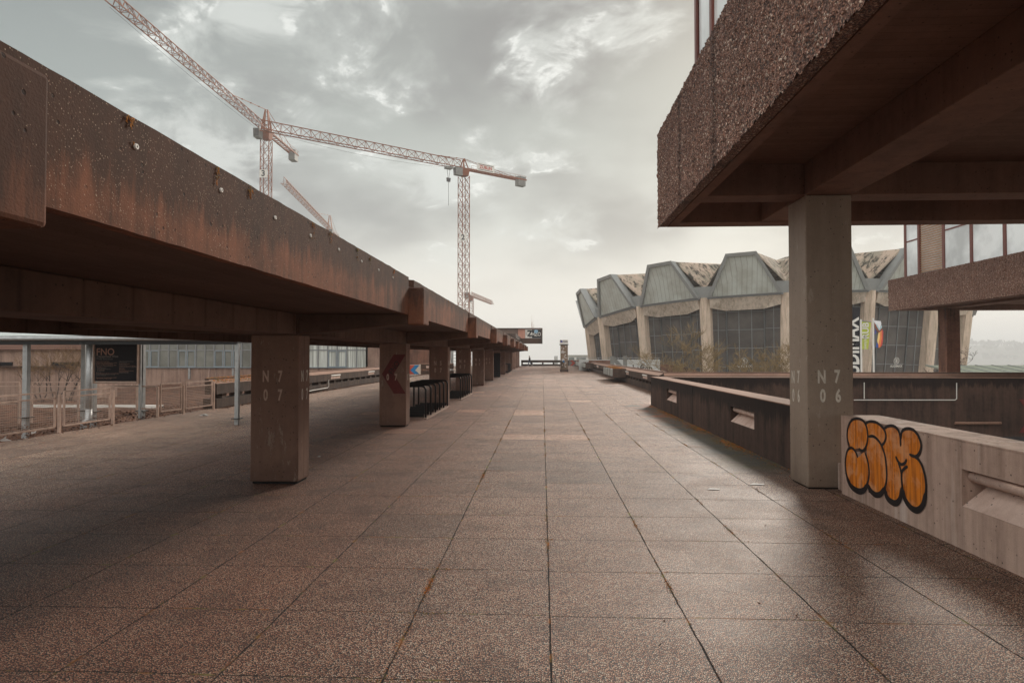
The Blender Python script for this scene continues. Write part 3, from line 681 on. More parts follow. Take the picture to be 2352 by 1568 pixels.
def railwall_x(t, x, y0, y1, side, rec=(), planters=(), dark='wall_mid', joints=7.62, h=1.05):
    """parapet running along Y: kerb, blocks, slanted hollow rail. side=-1: plaza face looks to -X"""
    s = side; f = x; inner = x+s*-1*.45
    B(t).box((f, y0, 0), (f-s*.5, y1, .34)).build('kerb', dark, t)
    bl = B(t); y = y0+.5
    while y < y1-.4: MB(tuple(t.location)).box((f-s*.06, y, .342), (f-s*.42, y+.34, .498)).build('spacer_block', dark, t); y += 1.27
    y = y0; k = 0
    while y < y1-.01:
        ye = min(y+joints, y1)
        b = B(t)
        prof = [(0, .50), (0, .86), (-.30*s, 1.0), (-.30*s, 1.05), (-.44*s, 1.05), (-.44*s, .50)]
        b.prism([(f+a, y+.01, z) for a, z in prof], (0, ye-y-.02, 0))
        b.build('rail_beam', dark, t)
        k += 1; y = ye
    c = B(t)
    c.hexa([(f-.004*s*-1, y0, .866), (f-.298*s, y0, 1.004), (f-.298*s, y1, 1.004), (f+.004*s, y1, .866)],
           [(f+.004*s, y0, .872), (f-.298*s, y0, 1.012), (f-.298*s, y1, 1.012), (f+.004*s, y1, .872)])
    c.box((f-.302*s, y0, 1.052), (f-.45*s, y1, 1.062)); c.build('coping', 'wall_top', t)
    for (a, e) in rec:
        q = B(t); q.box((f+s*.015, a, .58), (f-s*.002, e, .80)); ro = q.build('lamp_recess', 'recess', t)
        B(t).tube([(f+s*.03, a+.03, .76), (f+s*.03, e-.03, .76)], .035, 8).build('lamp_tube', 'white', ro)
        B(t).box((f+s*.017, a+.05, .70), (f+s*.0165, e-.05, .725)).build('recess_shadow_gap', 'dark', ro)
wd = thing('planter_parapet', 'long dark brown concrete parapet with planters along the right side of the plaza', 'parapet wall', (5.8, 60, 0))
XD = 5.68
def yD(cx, cy): return hx(1263.2+.24425*cx, 545.5+.24425*cy, XD)[1]
rc_ = []
for a, c in ((708, 740), (875, 915), (392, 402), (443, 456)):
    ya, ye = sorted((yD(a, 1270), yD(c, 1270))); rc_.append((ya, ye))
railwall_x(wd, XD, 32.3, 111.5, -1, rc_)
for (a, e, n) in ((44.7, 51.5, 4), (73.0, 94.0, 9)):
    pl = B(wd); pl.box((XD-.9, a, .35), (XD-.82, e, .95)); pl.box((XD-.82, a, .35), (XD-.002, a+.08, .95)); pl.box((XD-.82, e-.08, .35), (XD-.002, e, .95)); pl.box((XD-.82, a+.08, .35), (XD-.002, e-.08, .42)); pl.box((XD-.815, a+.085, .43), (XD-.004, e-.085, .86))
    po = pl.build('planter_box', 'wall_mid', wd)
    fn = B(wd)
    for i in range(n):
        y = a+.1+(e-a-.2)*i/n; fn.box((XD-.985, y, .45), (XD-.902, y+(e-a)/n*.55, .93))
    fn.build('planter_fins', 'zinc', po)
    so = B(wd)
    for i in range(500):
        p = (random.uniform(XD-.8, XD-.05), random.uniform(a+.1, e-.1), .86); so.bar(p, (p[0]+random.gauss(0, .08), p[1]+random.gauss(0, .1), .9+random.random()*.22), .012, 3, .002)
    so.build('dry_plants', 'litter' if a > 70 else 'moss', po, kind='stuff')
wd2 = thing('crossing_parapet', 'dark slanted rail of the far side parapet crossing in front of the lecture hall', 'parapet wall', (15, 32, 0))
b = B(wd2); prof = [(0, .50), (0, .86), (.30, 1.0), (.30, 1.05), (.44, 1.05), (.44, -1)]
b.prism([(5.9, 31.95+a, z) for a, z in prof+[(0, -1)]], (45, 0, 0)); b.build('rail_beam', 'wall_mid', wd2)
b = B(wd2); b.box((5.9, 32.24, 1.052), (51, 32.4, 1.064)); b.hexa([(5.9, 31.94, .868), (51, 31.94, .868), (51, 32.25, 1.008), (5.9, 32.25, 1.008)], [(5.9, 31.94, .876), (51, 31.94, .876), (51, 32.25, 1.016), (5.9, 32.25, 1.016)]); b.build('coping', 'wall_top', wd2)
# far end wall with see-through slots
fw = thing('end_parapet', 'low dark concrete parapet with white slots closing the far end of the plaza', 'parapet wall', (0, 112, 0))
xa, xb = hy(1197, 840, 112)[0], 6.3
B(fw).box((xa, 112, 0), (xb, 112.4, .30)).build('kerb', 'wall_mid', fw)
B(fw).box((xa, 111.95, .56), (xb, 112.45, .985)).build('rail_beam', 'wall_mid', fw)
pf = B(fw)
for cx in (240, 485, 760, 1030, 1215, 1400, 1600):
    x = hy((2050+.1594*cx)*.5742, 830, 112)[0]; B(fw).box((x-.13, 112.02, .301), (x+.13, 112.38, .559)).build('spacer_block', 'wall_mid', fw)
B(fw).box((hy(1236, 833, 111.9)[0], 111.86, .62), (hy(1257.5, 833, 111.9)[0], 111.948, .74)).build('ledge', 'wall_top', fw)
gx0, gx1 = hy(1306.5, 830, 111.8)[0], hy(1322, 830, 111.8)[0]
gp_ = thing('arrow_board', 'grey board painted with a red arrow at the far end behind the poster pillar', 'sign', ((gx0+gx1)/2, 111.8, 0))
B(gp_).box((gx0, 111.75, 0), (gx1, 111.9, 1.02)).build('panel', 'crane_grey', gp_)
g1 = gx0+(gx1-gx0)*.35
B(gp_).prism([(g1-.2, 111.74, .95), (g1+.25, 111.74, .95), (g1+.72, 111.74, .5), (g1+.25, 111.74, .06), (g1-.2, 111.74, .06), (g1+.22, 111.74, .5)], (0, -.01, 0)).build('red_arrow', 'signred', gp_)

# ================================================================== POSTER PILLAR, PERSON
pil = thing('poster_pillar', 'square advertising pillar covered in torn posters with a white sign box on top', 'advertising pillar', (2.42, 73.5, 0))
x0, x1 = 1.94, 2.86
B(pil).box((x0+.02, 73.1, 0), (x1+.03, 74.0, .26)).build('plinth', 'wall_mid', pil)
B(pil).box((x0+.08, 73.16, .262), (x1-.03, 73.94, 3.0)).build('shaft', concrete('poster_remains', (150, 128, 108), (70, 62, 50), 1.0, .6, bump=.3), pil)
ps = B(pil)
for i in range(34):
    x = random.uniform(x0+.12, x1-.3); z = random.uniform(.4, 2.7); w = random.uniform(.06, .24); h = random.uniform(.08, .35)
    n = 9; pts = [(x+w*(.5+.5*cos(2*pi*k/n)*random.uniform(.5, 1)), 73.155-.0012*i, z+h*(.5+.5*sin(2*pi*k/n)*random.uniform(.5, 1))) for k in range(n)]
    ps.add(pts, [tuple(range(n))])
ps.build('torn_posters', 'litter_white', pil)
B(pil).box((x0+.33, 73.08, 1.05), (x0+.5, 73.1, 1.25)).build('blue_sticker', 'blue', pil)
b = B(pil)
for i in range(14):
    x = x0+.1+random.uniform(-.05, .35); z = random.uniform(.5, 1.3); b.bar((x, 73.07, z), (x+random.uniform(-.2, .1), 73.05, z-random.uniform(.1, .3)), .03, 4, .01)
b.build('torn_paper', 'blackpaint', pil)
B(pil).box((x0-.04, 73.05, 3.002), (x1+.05, 74.05, 3.06)).build('cap', 'dark', pil)
sg = B(pil).box((x0, 73.12, 3.062), (x1, 73.98, 3.58)).build('sign_box', 'white', pil)
B(pil).box((x0+.06, 73.10, 3.28), (x0+.30, 73.118, 3.5)).build('blue_logo', flat('logo_blue', (80, 84, 150)), sg)
B(pil).box((x0+.03, 73.085, 3.40), (x0+.13, 73.099, 3.53)).build('black_logo', 'blackpaint', sg)
text('AStA', .30, (x0+.61, 73.118, 3.38), (1, 0, 0), (0, 0, 1), 'blackpaint', sg, .82, .02)
text('students union office', .07, (x0+.46, 73.118, 3.17), (1, 0, 0), (0, 0, 1), 'pale_text', sg, 1)

def skin_body(name, joints, edges, radii, mat, parent, root=0, sub=2):
    me = bpy.data.meshes.new(name); me.from_pydata(joints, edges, []); me.materials.append(M[mat])
    o = bpy.data.objects.new(name, me); COL.objects.link(o); o.parent = parent
    o.modifiers.new('skin', 'SKIN'); me.skin_vertices[0].data
    for i, r in enumerate(radii):
        me.skin_vertices[0].data[i].radius = (r, r); me.skin_vertices[0].data[i].use_root = (i == root)
    m2 = o.modifiers.new('sub', 'SUBSURF'); m2.levels = sub; m2.render_levels = sub
    return o
pp_ = hz(1216, 840.5)
per = thing('person', 'person in a dark hooded jacket and blue jeans walking left beside the far parapet', 'person', (pp_[0], 110.9, 0))
J = [(0, 0, .92), (0, 0, 1.15), (0, 0, 1.38), (-.02, 0, 1.48), (-.05, 0, 1.60), (-.06, 0, 1.70),
     (-.06, -.09, .88), (-.16, -.09, .50), (-.20, -.09, .09), (-.33, -.09, .04),
     (.06, .09, .88), (.14, .09, .52), (.42, .09, .22), (.36, .09, .10),
     (0, -.18, 1.38), (.03, -.22, 1.12), (-.10, -.2, .92), (0, .18, 1.38), (.04, .22, 1.12), (-.04, .2, .90)]
E_ = [(0, 1), (1, 2), (2, 3), (3, 4), (4, 5), (0, 6), (6, 7), (7, 8), (8, 9), (0, 10), (10, 11), (11, 12), (12, 13), (2, 14), (14, 15), (15, 16), (2, 17), (17, 18), (18, 19)]
R_ = [.14, .14, .15, .06, .1, .09, .1, .07, .05, .04, .1, .07, .05, .045, .07, .055, .04, .07, .055, .04]
body = skin_body('body', J, E_, R_, 'skin', per)
jk = skin_body('jacket', [(0, 0, .82), (0, 0, 1.0), (0, 0, 1.2), (0, 0, 1.40), (.04, 0, 1.52), (0, -.18, 1.38), (.03, -.22, 1.12), (-.09, -.2, .95), (0, .18, 1.38), (.04, .22, 1.12), (-.03, .2, .93)],
     [(0, 1), (1, 2), (2, 3), (3, 4), (3, 5), (5, 6), (6, 7), (3, 8), (8, 9), (9, 10)], [.18, .18, .18, .18, .11, .085, .075, .065, .085, .075, .065], 'jacket', per)
jn = skin_body('jeans', [(0, 0, .90), (-.06, -.09, .84), (-.16, -.09, .50), (-.20, -.09, .14), (.06, .09, .84), (.14, .09, .52), (.42, .09, .24)], [(0, 1), (1, 2), (2, 3), (0, 4), (4, 5), (5, 6)], [.16, .12, .09, .07, .12, .09, .07], 'jeans', per)
hr = skin_body('hair', [(-.03, 0, 1.66), (-.03, 0, 1.72)], [(0, 1)], [.115, .1], 'blackpaint', per)
for q in ((-.33, -.09, .05), (.36, .09, .12)):
    mbb = MB(); mbb.box((q[0]-.02, q[1]-.05, q[2]-.05), (q[0]+.2, q[1]+.05, q[2]+.04)); mbb.build('shoe', 'white', per, bevel=.02)

# ================================================================== SIGN BUILDING AT THE END, ANTENNAS
YZ = 104.0
hzb = thing('sign_building', 'pinkish flat roofed concrete building end with a black and white sign beyond the canopy', 'building', (-3, YZ+3, 0))
a1 = hy(1246, 754, YZ); a0 = hy(1137, 754, YZ); am = hy(1190, 754, YZ); zb = hy(1246, 777, YZ)[2]; zc = hy(1246, 787.5, YZ)[2]
B(hzb).box((a0[0]-6, YZ, zb), (am[0], YZ+7, a1[2])).build('side_wall', 'hzo_d', hzb)
B(hzb).box((am[0]+.003, YZ-.02, zb), (a1[0]-.25, YZ+7, a1[2]-.06)).build('front_wall', 'hzo', hzb)
B(hzb).box((a1[0]-.247, YZ-.25, zc), (a1[0], YZ+7, a1[2]+.05)).build('end_rib', 'wall_mid', hzb)
B(hzb).box((a0[0]-6, YZ-.25, a1[2]-.055), (a1[0]-.25, YZ-.022, a1[2]+.06)).build('roof_edge', 'wall_mid', hzb)
B(hzb).hexa([(am[0]+.6, YZ+.4, zc), (a1[0]-.25, YZ+.4, zc), (a1[0]-.25, YZ+7, zc), (am[0]+.6, YZ+7, zc)], [(am[0], YZ-.2, zb-.003), (a1[0]-.25, YZ-.2, zb-.003), (a1[0]-.25, YZ+7, zb-.003), (am[0], YZ+7, zb-.003)]).build('soffit', 'hzo_d', hzb)
for k, yy in enumerate((86.5, 94.1, 101.7)):
    B(hzb).box((cx0, yy, 0), (cx1, yy+.47, zc+.3)).build('column', 'column', hzb)
B(hzb).box((-7, 85.5, zc+.3), (cx1+.1, YZ+7, zc+.9)).build('link_slab', 'wall_mid', hzb)
def zq(cx, cy): return hy((2050+.1594*cx)*.5742, (1250+.1594*cy)*.5742, YZ-.1)
q0 = zq(325, 432); q1 = zq(488, 635); q2 = zq(722, 635)
sb = B(hzb).box((q0[0]-.06, YZ-.09, q1[2]-.06), (q2[0]+.06, YZ-.021, q0[2]+.06)).build('sign_frame', 'steel', hzb)
B(hzb).box((q0[0], YZ-.10, q1[2]), (q1[0], YZ-.091, q0[2])).build('sign_panel', 'white', sb)
B(hzb).box((q1[0], YZ-.102, q1[2]), (q2[0], YZ-.091, q0[2])).build('sign_panel', 'board_black', sb)
text('Z', 1.25, (zq(435, 530)[0], YZ-.104, zq(435, 530)[2]), (1, 0, 0), (0, 0, 1), 'blackpaint', sb, .9, .05)
text('HZO', .86, (zq(597, 545)[0], YZ-.104, zq(600, 545)[2]), (1, 0, 0), (0, 0, 1), 'white', sb, .80, .02)
gb = B(hzb)
for pts in ([(385, 490), (350, 500), (345, 545), (370, 555), (395, 535)], [(400, 560), (425, 610), (445, 615), (445, 580)], [(360, 450), (362, 470), (375, 455)], [(395, 455), (405, 440), (412, 462)], [(430, 460), (436, 440), (455, 448), (450, 462)]):
    gb.tube([(zq(*p)[0], YZ-.112, zq(*p)[2]) for p in smooth(pts)], .025, 4)
gb.build('spray_scrawl', 'blackpaint', sb)
d = B(hzb); c_ = zq(592, 472); n = 12
d.prism([(c_[0]+.32*cos(2*pi*i/n), YZ-.106, c_[2]+.32*sin(2*pi*i/n)) for i in range(n)], (0, -.004, 0)); d.build('round_sticker', flat('pale_blue', (150, 190, 215)), sb)
for i, (cx, top, grp) in enumerate(((485, 50, 'tallest and leftmost'), (515, 170, 'middle'), (538, 265, 'shortest and rightmost'))):
    p = zq(cx, 395); tp = zq(cx, top)
    f_ = (YZ+4)/YZ; bx = p[0]*f_; zt_ = 1.9+(tp[2]-1.9)*f_
    t = thing('antenna_mast', grp+' of three thin antenna masts standing on the roof of the sign building', 'antenna', (bx, YZ+4, a1[2]-.06), 'antenna masts on the sign building')
    B(t).bar((bx, YZ+4, a1[2]-.06), (bx, YZ+4, zt_-1.2), .035, 6).build('mast', 'orange_pale', t)
    B(t).bar((bx, YZ+4, zt_-1.2), (bx, YZ+4, zt_), .03, 6, .015).build('mast_tip', 'white', t)
# pale buildings beyond the end wall
def far_box(name, label, u0, u1, v0, y, mat, zbase=-30, wins=()):
    a = hy(u0, v0, y); c = hy(u1, v0, y); t = thing(name, label, 'building', ((a[0]+c[0])/2, y, zbase))
    B(t).box((a[0], y, zbase), (c[0], y+12, a[2])).build('wall', mat, t)
    B(t).box((a[0]-.2, y-.3, a[2]+.002), (c[0]+.2, y+12.2, a[2]+.25)).build('roof_edge', 'zinc', t)
    for (w0, w1, wt, wb_) in wins:
        p = hy(w0, wt, y); q = hy(w1, wb_, y); wo = B(t).box((p[0], y-.08, q[2]), (q[0], y-.002, p[2])).build('window', 'frame_blue', t)
        B(t).box((p[0]+.1, y-.1, q[2]+.1), (q[0]-.1, y-.082, p[2]-.1)).build('pane', 'glass_left', wo)
far_box('pale_building', 'low white building with window strips beyond the far parapet, by the poster pillar', 1303, 1352, 817.5, 150, 'white', wins=((1306, 1319, 820.5, 827), (1324, 1346, 820.5, 827)))
a = hy(1273, 817.5, 150); c = hy(1281, 817.5, 150)
vt = thing('vent_tower', 'small louvred grey rooftop box beyond the end parapet, left of the poster pillar', 'vent', (a[0], 150, -10))
B(vt).box((a[0], 150, -10), (c[0], 151, a[2])).build('housing', 'steel', vt)
b = B(vt); z = a[2]-.15
while z > -1: b.hexa([(a[0]+.08, 149.9, z-.12), (c[0]-.08, 149.9, z-.12), (c[0]-.08, 149.99, z-.12), (a[0]+.08, 149.99, z-.12)], [(a[0]+.08, 149.97, z-.05), (c[0]-.08, 149.97, z-.05), (c[0]-.08, 149.99, z-.05), (a[0]+.08, 149.99, z-.05)]); z -= .2
b.build('louvres', 'white', vt)

# ================================================================== LECTURE HALL
AD, AA, APH, AR = 112.008, radians(18.2333), -73.92, 28.0
AC = Vector((AD*sin(AA), AD*cos(AA), 0))
ft = Vector((-sin(AA), -cos(AA), 0)); rt = Vector((cos(AA), -sin(AA), 0))
hall = thing('lecture_hall', 'big round concrete lecture hall with folded zinc roof and dark glass between leaning piers', 'building', (AC.x, AC.y, -8))
def adir(i): t = radians(APH+20*i); return ft*cos(t)+rt*sin(t)
tops = {-2: 5.2, -1: 5.6, 0: 6.36, 1: 7.45, 2: 8.43, 3: 8.96, 4: 9.25, 5: 9.43, 6: 9.2, 7: 8.3, 8: 7.4, 9: 6.6}
def tz(i): return tops.get(i, 5.4)
def pt(i, f, dr, z):   # point on the chord between pier i and i+1, pushed out by dr
    a = AC+adir(i)*AR; c = AC+adir(i+1)*AR; nrm = (adir(i)+adir(i+1)).normalized()
    p = a.lerp(c, f)+nrm*dr; return Vector((p.x, p.y, z))
def rp(i, r, z, s=0.0):
    dd = adir(i); sd = Vector((-dd.y, dd.x, 0)); p = AC+dd*r+sd*s; return Vector((p.x, p.y, z))
f0, f1 = .30, .66
for i in range(-3, 11):
    vis = -1 <= i <= 7
    t0, t1 = tz(i), tz(i+1); pk = 5.0; tp0 = t0+(t1-t0)*f0+pk; tp1 = t0+(t1-t0)*f1+pk
    # peak: framed standing seam trapezoid leaning outwards
    BL, BR = pt(i, .055, .5, t0+.05), pt(i, .945, .5, t1+.05); TL, TR = pt(i, f0, 2.2, tp0), pt(i, f1, 2.2, tp1)
    inn = (AC-pt(i, .5, 0, 0)); inn.z = 0; inn = inn.normalized()
    def lerp4(a, c): # point in the trapezoid (a across, c up)
        return (BL.lerp(BR, a)).lerp(TL.lerp(TR, a), c)
    me = bpy.data.meshes.new('seam_panel'); q = [lerp4(.05, .0), lerp4(.95, .0), lerp4(.91, .93), lerp4(.09, .93)]
    q = [p+inn*.25-Vector(hall.location) for p in q]
    me.from_pydata([tuple(p) for p in q], [], [(0, 1, 2, 3)]); uvl = me.uv_layers.new(name='UVMap'); wpan = 17.0
    for li, (uu, vv) in enumerate(((.10, 0), (.90, 0), (.62, 1), (.34, 1))): uvl.data[li].uv = (uu*wpan, vv)
    me.materials.append(M['seam']); po = bpy.data.objects.new('seam_panel', me); COL.objects.link(po); po.parent = hall
    fr = B(hall); O = [lerp4(0, 0), lerp4(1, 0), lerp4(1, 1), lerp4(0, 1)]; I = [lerp4(.055, .015), lerp4(.945, .015), lerp4(.90, .92), lerp4(.10, .92)]
    for a, c in ((0, 1), (1, 2), (2, 3), (3, 0)):
        lo = [O[a], O[c], I[c], I[a]]; dpt = inn*(.35 if a == 0 else 1.3)
        fr.hexa(lo, [p+dpt for p in lo])
    fr.build('roof_peak_frame', 'zinc_trim', hall)
    # gutter infill over the pier
    g0 = pt(i, .055, .5, t0+.05); gl = pt(i-1, .945, .5, t0+.05); zc_ = t0+1.45
    pL = pt(i-1, .945-(.945-f1)*.32, 1.04, zc_); pR = pt(i, .055+(f0-.055)*.32, 1.04, zc_)
    inr = -adir(i)
    B(hall).hexa([gl+inr*.55, g0+inr*.55, pR+inr*.75, pL+inr*.75], [gl+inr*1.5, g0+inr*1.5, pR+inr*1.7, pL+inr*1.7]).build('gutter_box', 'zinc_trim', hall)
    # folded roof planes behind the peaks
    DI = -10.0; IL, IR = pt(i, f0, DI, t0+5.7), pt(i, f1, DI, t1+5.7)
    VL, VR = rp(i, AR-.6, t0+1.4), rp(i+1, AR-.6, t1+1.4); VIL, VIR = rp(i, AR-9.5, t0+5.25), rp(i+1, AR-9.5, t1+5.25)
    T0, T1 = pt(i, f0, 1.2, tp0-.05), pt(i, f1, 1.2, tp1-.05)
    rf = B(hall); dn = Vector((0, 0, -.25))
    for qd in ([T0, T1, IR, IL], [T1, VR, VIR, IR], [VL, T0, IL, VIL], [IL, IR, AC+Vector((0, 0, 14.5)), AC+Vector((0, 0, 14.5))], [IR, VIR, AC+Vector((0, 0, 14.5))], [VIL, IL, AC+Vector((0, 0, 14.5))]):
        if len(qd) == 4 and qd[2] == qd[3]: qd = qd[:3]
        n = len(qd); rf.add([p for p in qd]+[p+dn for p in qd], [tuple(range(n)), tuple(range(2*n-1, n-1, -1))]+[(a, (a+1) % n, n+(a+1) % n, n+a) for a in range(n)])
    rf.build('folded_roof', 'stain', hall)
    # dark shadow gap and concrete head band with kinked lower edge
    B(hall).hexa([pt(i, .05, -.5, t0-.14), pt(i, .95, -.5, t1-.14), pt(i, .95, .25, t1-.14), pt(i, .05, .25, t0-.14)], [pt(i, .05, -.5, t0+.05), pt(i, .95, -.5, t1+.05), pt(i, .95, .25, t1+.05), pt(i, .05, .25, t0+.05)]).build('shadow_gap', 'frame_dark', hall)
    bd = B(hall); ks = ((.075, -.2, 0), (.26, -.75, .42), (.72, -.75, .42), (.925, -.2, 0)); t_ = lambda f: t0+(t1-t0)*f
    for (fa, da, za), (fb, db, zb_) in zip(ks[:-1], ks[1:]):
        bd.hexa([pt(i, fa, da-.1, t_(fa)-1.25-za), pt(i, fb, db-.1, t_(fb)-1.25-zb_), pt(i, fb, -.95, t_(fb)-1.15-zb_), pt(i, fa, -.95, t_(fa)-1.15-za)],
                [pt(i, fa, .1, t_(fa)-.145), pt(i, fb, .1, t_(fb)-.145), pt(i, fb, -.95, t_(fb)-.145), pt(i, fa, -.95, t_(fa)-.145)])
    bd.build('head_band', 'audi_conc', hall)
    # glass wall in three facets with mullions
    gk = ((.06, -.95), (.26, -1.5), (.72, -1.5), (.94, -.95))
    gl_ = B(hall); ml = B(hall); zb0 = -8
    lean = -.11
    def gpnt(f, dr, z): 
        return pt(i, f, dr+(z-t_(f))*(-lean), z) 
    for s_, ((fa, da), (fb, db)) in enumerate(zip(gk[:-1], gk[1:])):
        gl_.hexa([gpnt(fa, da, zb0), gpnt(fb, db, zb0), gpnt(fb, db-.05, zb0), gpnt(fa, da-.05, zb0)], [gpnt(fa, da, t_(fa)-1), gpnt(fb, db, t_(fb)-1), gpnt(fb, db-.05, t_(fb)-1), gpnt(fa, da-.05, t_(fa)-1)])
        nm = (2, 3, 2)[s_]
        for k in range(nm+1):
            f = fa+(fb-fa)*k/nm; dd = da+(db-da)*k/nm; r_ = .09 if k in (0, nm) else .055
            ml.bar(gpnt(f, dd+.06, zb0), gpnt(f, dd+.06, t_(f)-1.1), r_)
        for zz in (t_(fa)-1.75, t_(fa)-4.0, t_(fa)-6.3, t_(fa)-8.6, t_(fa)-10.9):
            ml.bar(gpnt(fa, da+.05, zz), gpnt(fb, db+.05, zz), .05)
    gl_.build('glass_wall', 'glass', hall); ml.build('mullions', 'frame_dark', hall)
    # leaning pier
    w0, w1 = .62, .50; tt = t0-.0
    def ring(z, w, dep):
        r = AR+(z-t0)*.11
        return [rp(i, r-dep, z, -w), rp(i, r-.35, z, -w), rp(i, r+.15, z, -w*.25), rp(i, r+.15, z, w*.35), rp(i, r-.35, z, w), rp(i, r-dep, z, w)]
    lo, hi = ring(-8, .55, 1.3), ring(t0+.04, .68, 1.2)
    B(hall).add(lo+hi, [tuple(range(5, -1, -1)), tuple(range(6, 12))]+[(a, (a+1) % 6, 6+(a+1) % 6, 6+a) for a in range(6)]).build('pier', 'audi_pier', hall)
B(hall).add([tuple(AC+Vector((22*cos(a*pi/12), 22*sin(a*pi/12), z))) for z in (-8, 5) for a in range(24)], [(a, (a+1) % 24, 24+(a+1) % 24, 24+a) for a in range(24)]).build('inner_core', 'dark', hall)
# emblem and lettering on the glass
def hall_plane(u, v, i, extra=0.12):
    # meet the sight line with the mid facet of bay i
    a = pt(i, .26, -1.5+extra, 0); c = pt(i, .72, -1.5+extra, 0); tt = tz(i)+(tz(i+1)-tz(i))*.5
    n = (adir(i)+adir(i+1)).normalized(); nn = Vector((n.x, n.y, -.11)).normalized(); p0 = pt(i, .49, -1.5+extra, tt)
    d = Vector(ray(u, v)); o3 = Vector((0, 0, EYE)); t = (p0-o3).dot(nn)/d.dot(nn); return o3+d*t, n
for i, u, v in ((3, 1709, 829), (5, 2059, 828.5)):
    p, n = hall_plane(u, v, i); xd = Vector((0, 0, 1)).cross(n).normalized(); up = Vector((n.x*.11, n.y*.11, 1)).normalized(); b = B(hall)
    for rr, w in ((.42, .025), (.33, .02)):
        for k in range(24):
            a0 = 2*pi*k/24; a1 = 2*pi*(k+(.7 if rr > .4 else 1))/24
            b.bar(p+xd*rr*cos(a0)+up*rr*sin(a0), p+xd*rr*cos(a1)+up*rr*sin(a1), w)
    for sx in (-.09, .09):
        b.bar(p+xd*sx-up*.22, p+xd*sx*.8+up*.12, .05, 5); b.bar(p+xd*sx*.8+up*.12, p+xd*sx*.8+up*.22, .05, 6)
    b.bar(p-xd*.12-up*.2, p+xd*.12-up*.2, .03)
    b.build('emblem', 'white', hall)
    text('AUDIMAX', .42, p-up*.66, xd, up, 'white', hall, .95, .02, nofs=.02)
# vertical black banner with big letters, standing in front of the bay right of the office column
p = hy(1957, 780, 76.0); bn = thing('hall_banner', 'tall black banner with huge white sideways letters between the office column and the green flag', 'banner', (p[0], 76, -8))
xl, xr = hy(1938, 780, 76)[0], hy(1976, 780, 76)[0]; zt_, zl_ = hy(1950, 705, 76)[2], -8
B(bn).box((xl, 76, zl_), (xr, 76.08, zt_)).build('cloth', 'board_black', bn)
cz = (hy(1950, 722, 76)[2]+hy(1950, 893, 76)[2])/2
text('AUDIMAX', 2.3, (hy(1957.5, 780, 76)[0], 76, cz), (0, 0, 1), (-1, 0, 0), 'white', bn, .74, .03, nofs=.02)
# hoarding with lettering, concrete block and low wall in front of the hall
YH = 80.0
a = hy(1330, 825.5, YH); c = hy(1516, 825.5, YH)
hd = thing('lettered_hoarding', 'long pale grey hoarding with black lettering in front of the lecture hall', 'hoarding', (a[0], YH, -6))
B(hd).box((a[0], YH, -6), (c[0], YH+.3, a[2])).build('panel', flat('pale_hoarding', (190, 190, 186), .7, 0, .2, 1.0), hd)
p = hy(1484, 846.5, YH-.01); text('wissenschaften', 1.15, (c[0]-.9, YH-.01, p[2]), (1, 0, 0), (0, 0, 1), 'blackpaint', hd, .85, .02, align='RIGHT')
n0 = hy(1421, 838, YH-.01)
text('N', 2.6, (n0[0], YH-.01, n0[2]), (1, 0, 0), (0, 0, 1), 'crane_grey', hd, 1.1, .04)
B(hd).box((hy(1352, 830, YH)[0], YH-.012, -1), (hy(1407, 830, YH)[0], YH-.004, a[2]-.1)).build('painted_area', 'rust_conc', hd)
b = B(hd); b.bar((a[0], YH+.15, a[2]+.22), (c[0], YH+.15, a[2]+.22), .03)
x = a[0]
while x < c[0]: b.bar((x, YH+.15, a[2]), (x, YH+.15, a[2]+.22), .02); x += 1.2
b.build('hand_rail', 'steel', hd)
p0 = hy(1518, 832, 70); p1 = hy(1600, 850, 70)
lw = thing('sloping_wall', 'brown concrete ramp wall behind the bare willow tree, right of the lettered hoarding', 'wall', (p0[0], 70, -6))
B(lw).prism([(p0[0], 70, -6), (p0[0], 70, p0[2]-.2), (hy(1545, 838, 70)[0], 70, hy(1545, 838, 70)[2]), (p1[0], 70, p1[2]), (p1[0], 70, -6)], (0, .4, 0)).build('wall_body', 'rust_conc', lw)
# flags
YF = 70.0
def pole(t, u, vt):
    p = hy(u, vt, YF); B(t).bar((p[0], YF, -6), (p[0], YF, p[2]), .09, 8).build('pole', 'white', t); return p
t = thing('flag_pole', 'flag pole with a hanging yellow green banner lettered RUB', 'flag', (hy(1977.5, 735, YF)[0], YF, -6), 'flag poles before the hall')
def vq(cx, cy): return hy((3380+.19133*cx)*.5742, (1200+.19133*cy)*.5742, YF)
p = pole(t, (3380+.19133*332)*.5742, (1200+.19133*400)*.5742)
def cloth(t, name, mat, quad, nx=8, nz=14, wave=.12, split=None):
    b = B(t); vs = []
    for j in range(nz+1):
        for i in range(nx+1):
            a_ = Vector(quad[0]).lerp(Vector(quad[1]), i/nx); c_ = Vector(quad[3]).lerp(Vector(quad[2]), i/nx); q_ = a_.lerp(c_, j/nz)
            vs.append((q_.x, q_.y+wave*sin(i/nx*5+j/nz*2), q_.z))
    return b.add(vs, [(j*(nx+1)+i, j*(nx+1)+i+1, (j+1)*(nx+1)+i+1, (j+1)*(nx+1)+i) for j in range(nz) for i in range(nx)]).build(name, mat, t, smooth=True)
fo = cloth(t, 'flag_cloth', 'green_flag', [vq(355, 440), vq(545, 455), vq(487, 1025), vq(360, 1025)], wave=.02)
B(t).bar(vq(350, 437), vq(548, 457), .05).build('cross_arm', 'frame_dark', t)
m_ = vq(430, 640); text('RUB', .92, (m_[0], YF-.06, m_[2]), (.02, 0, 1), (-1, 0, 0), 'white', fo, 1.0, .02, name='flag_lettering')
m_ = vq(415, 870); text('university bochum', .45, (m_[0], YF-.06, m_[2]), (.02, 0, 1), (-1, 0, 0), 'white', fo, .45, .01, name='flag_lettering')
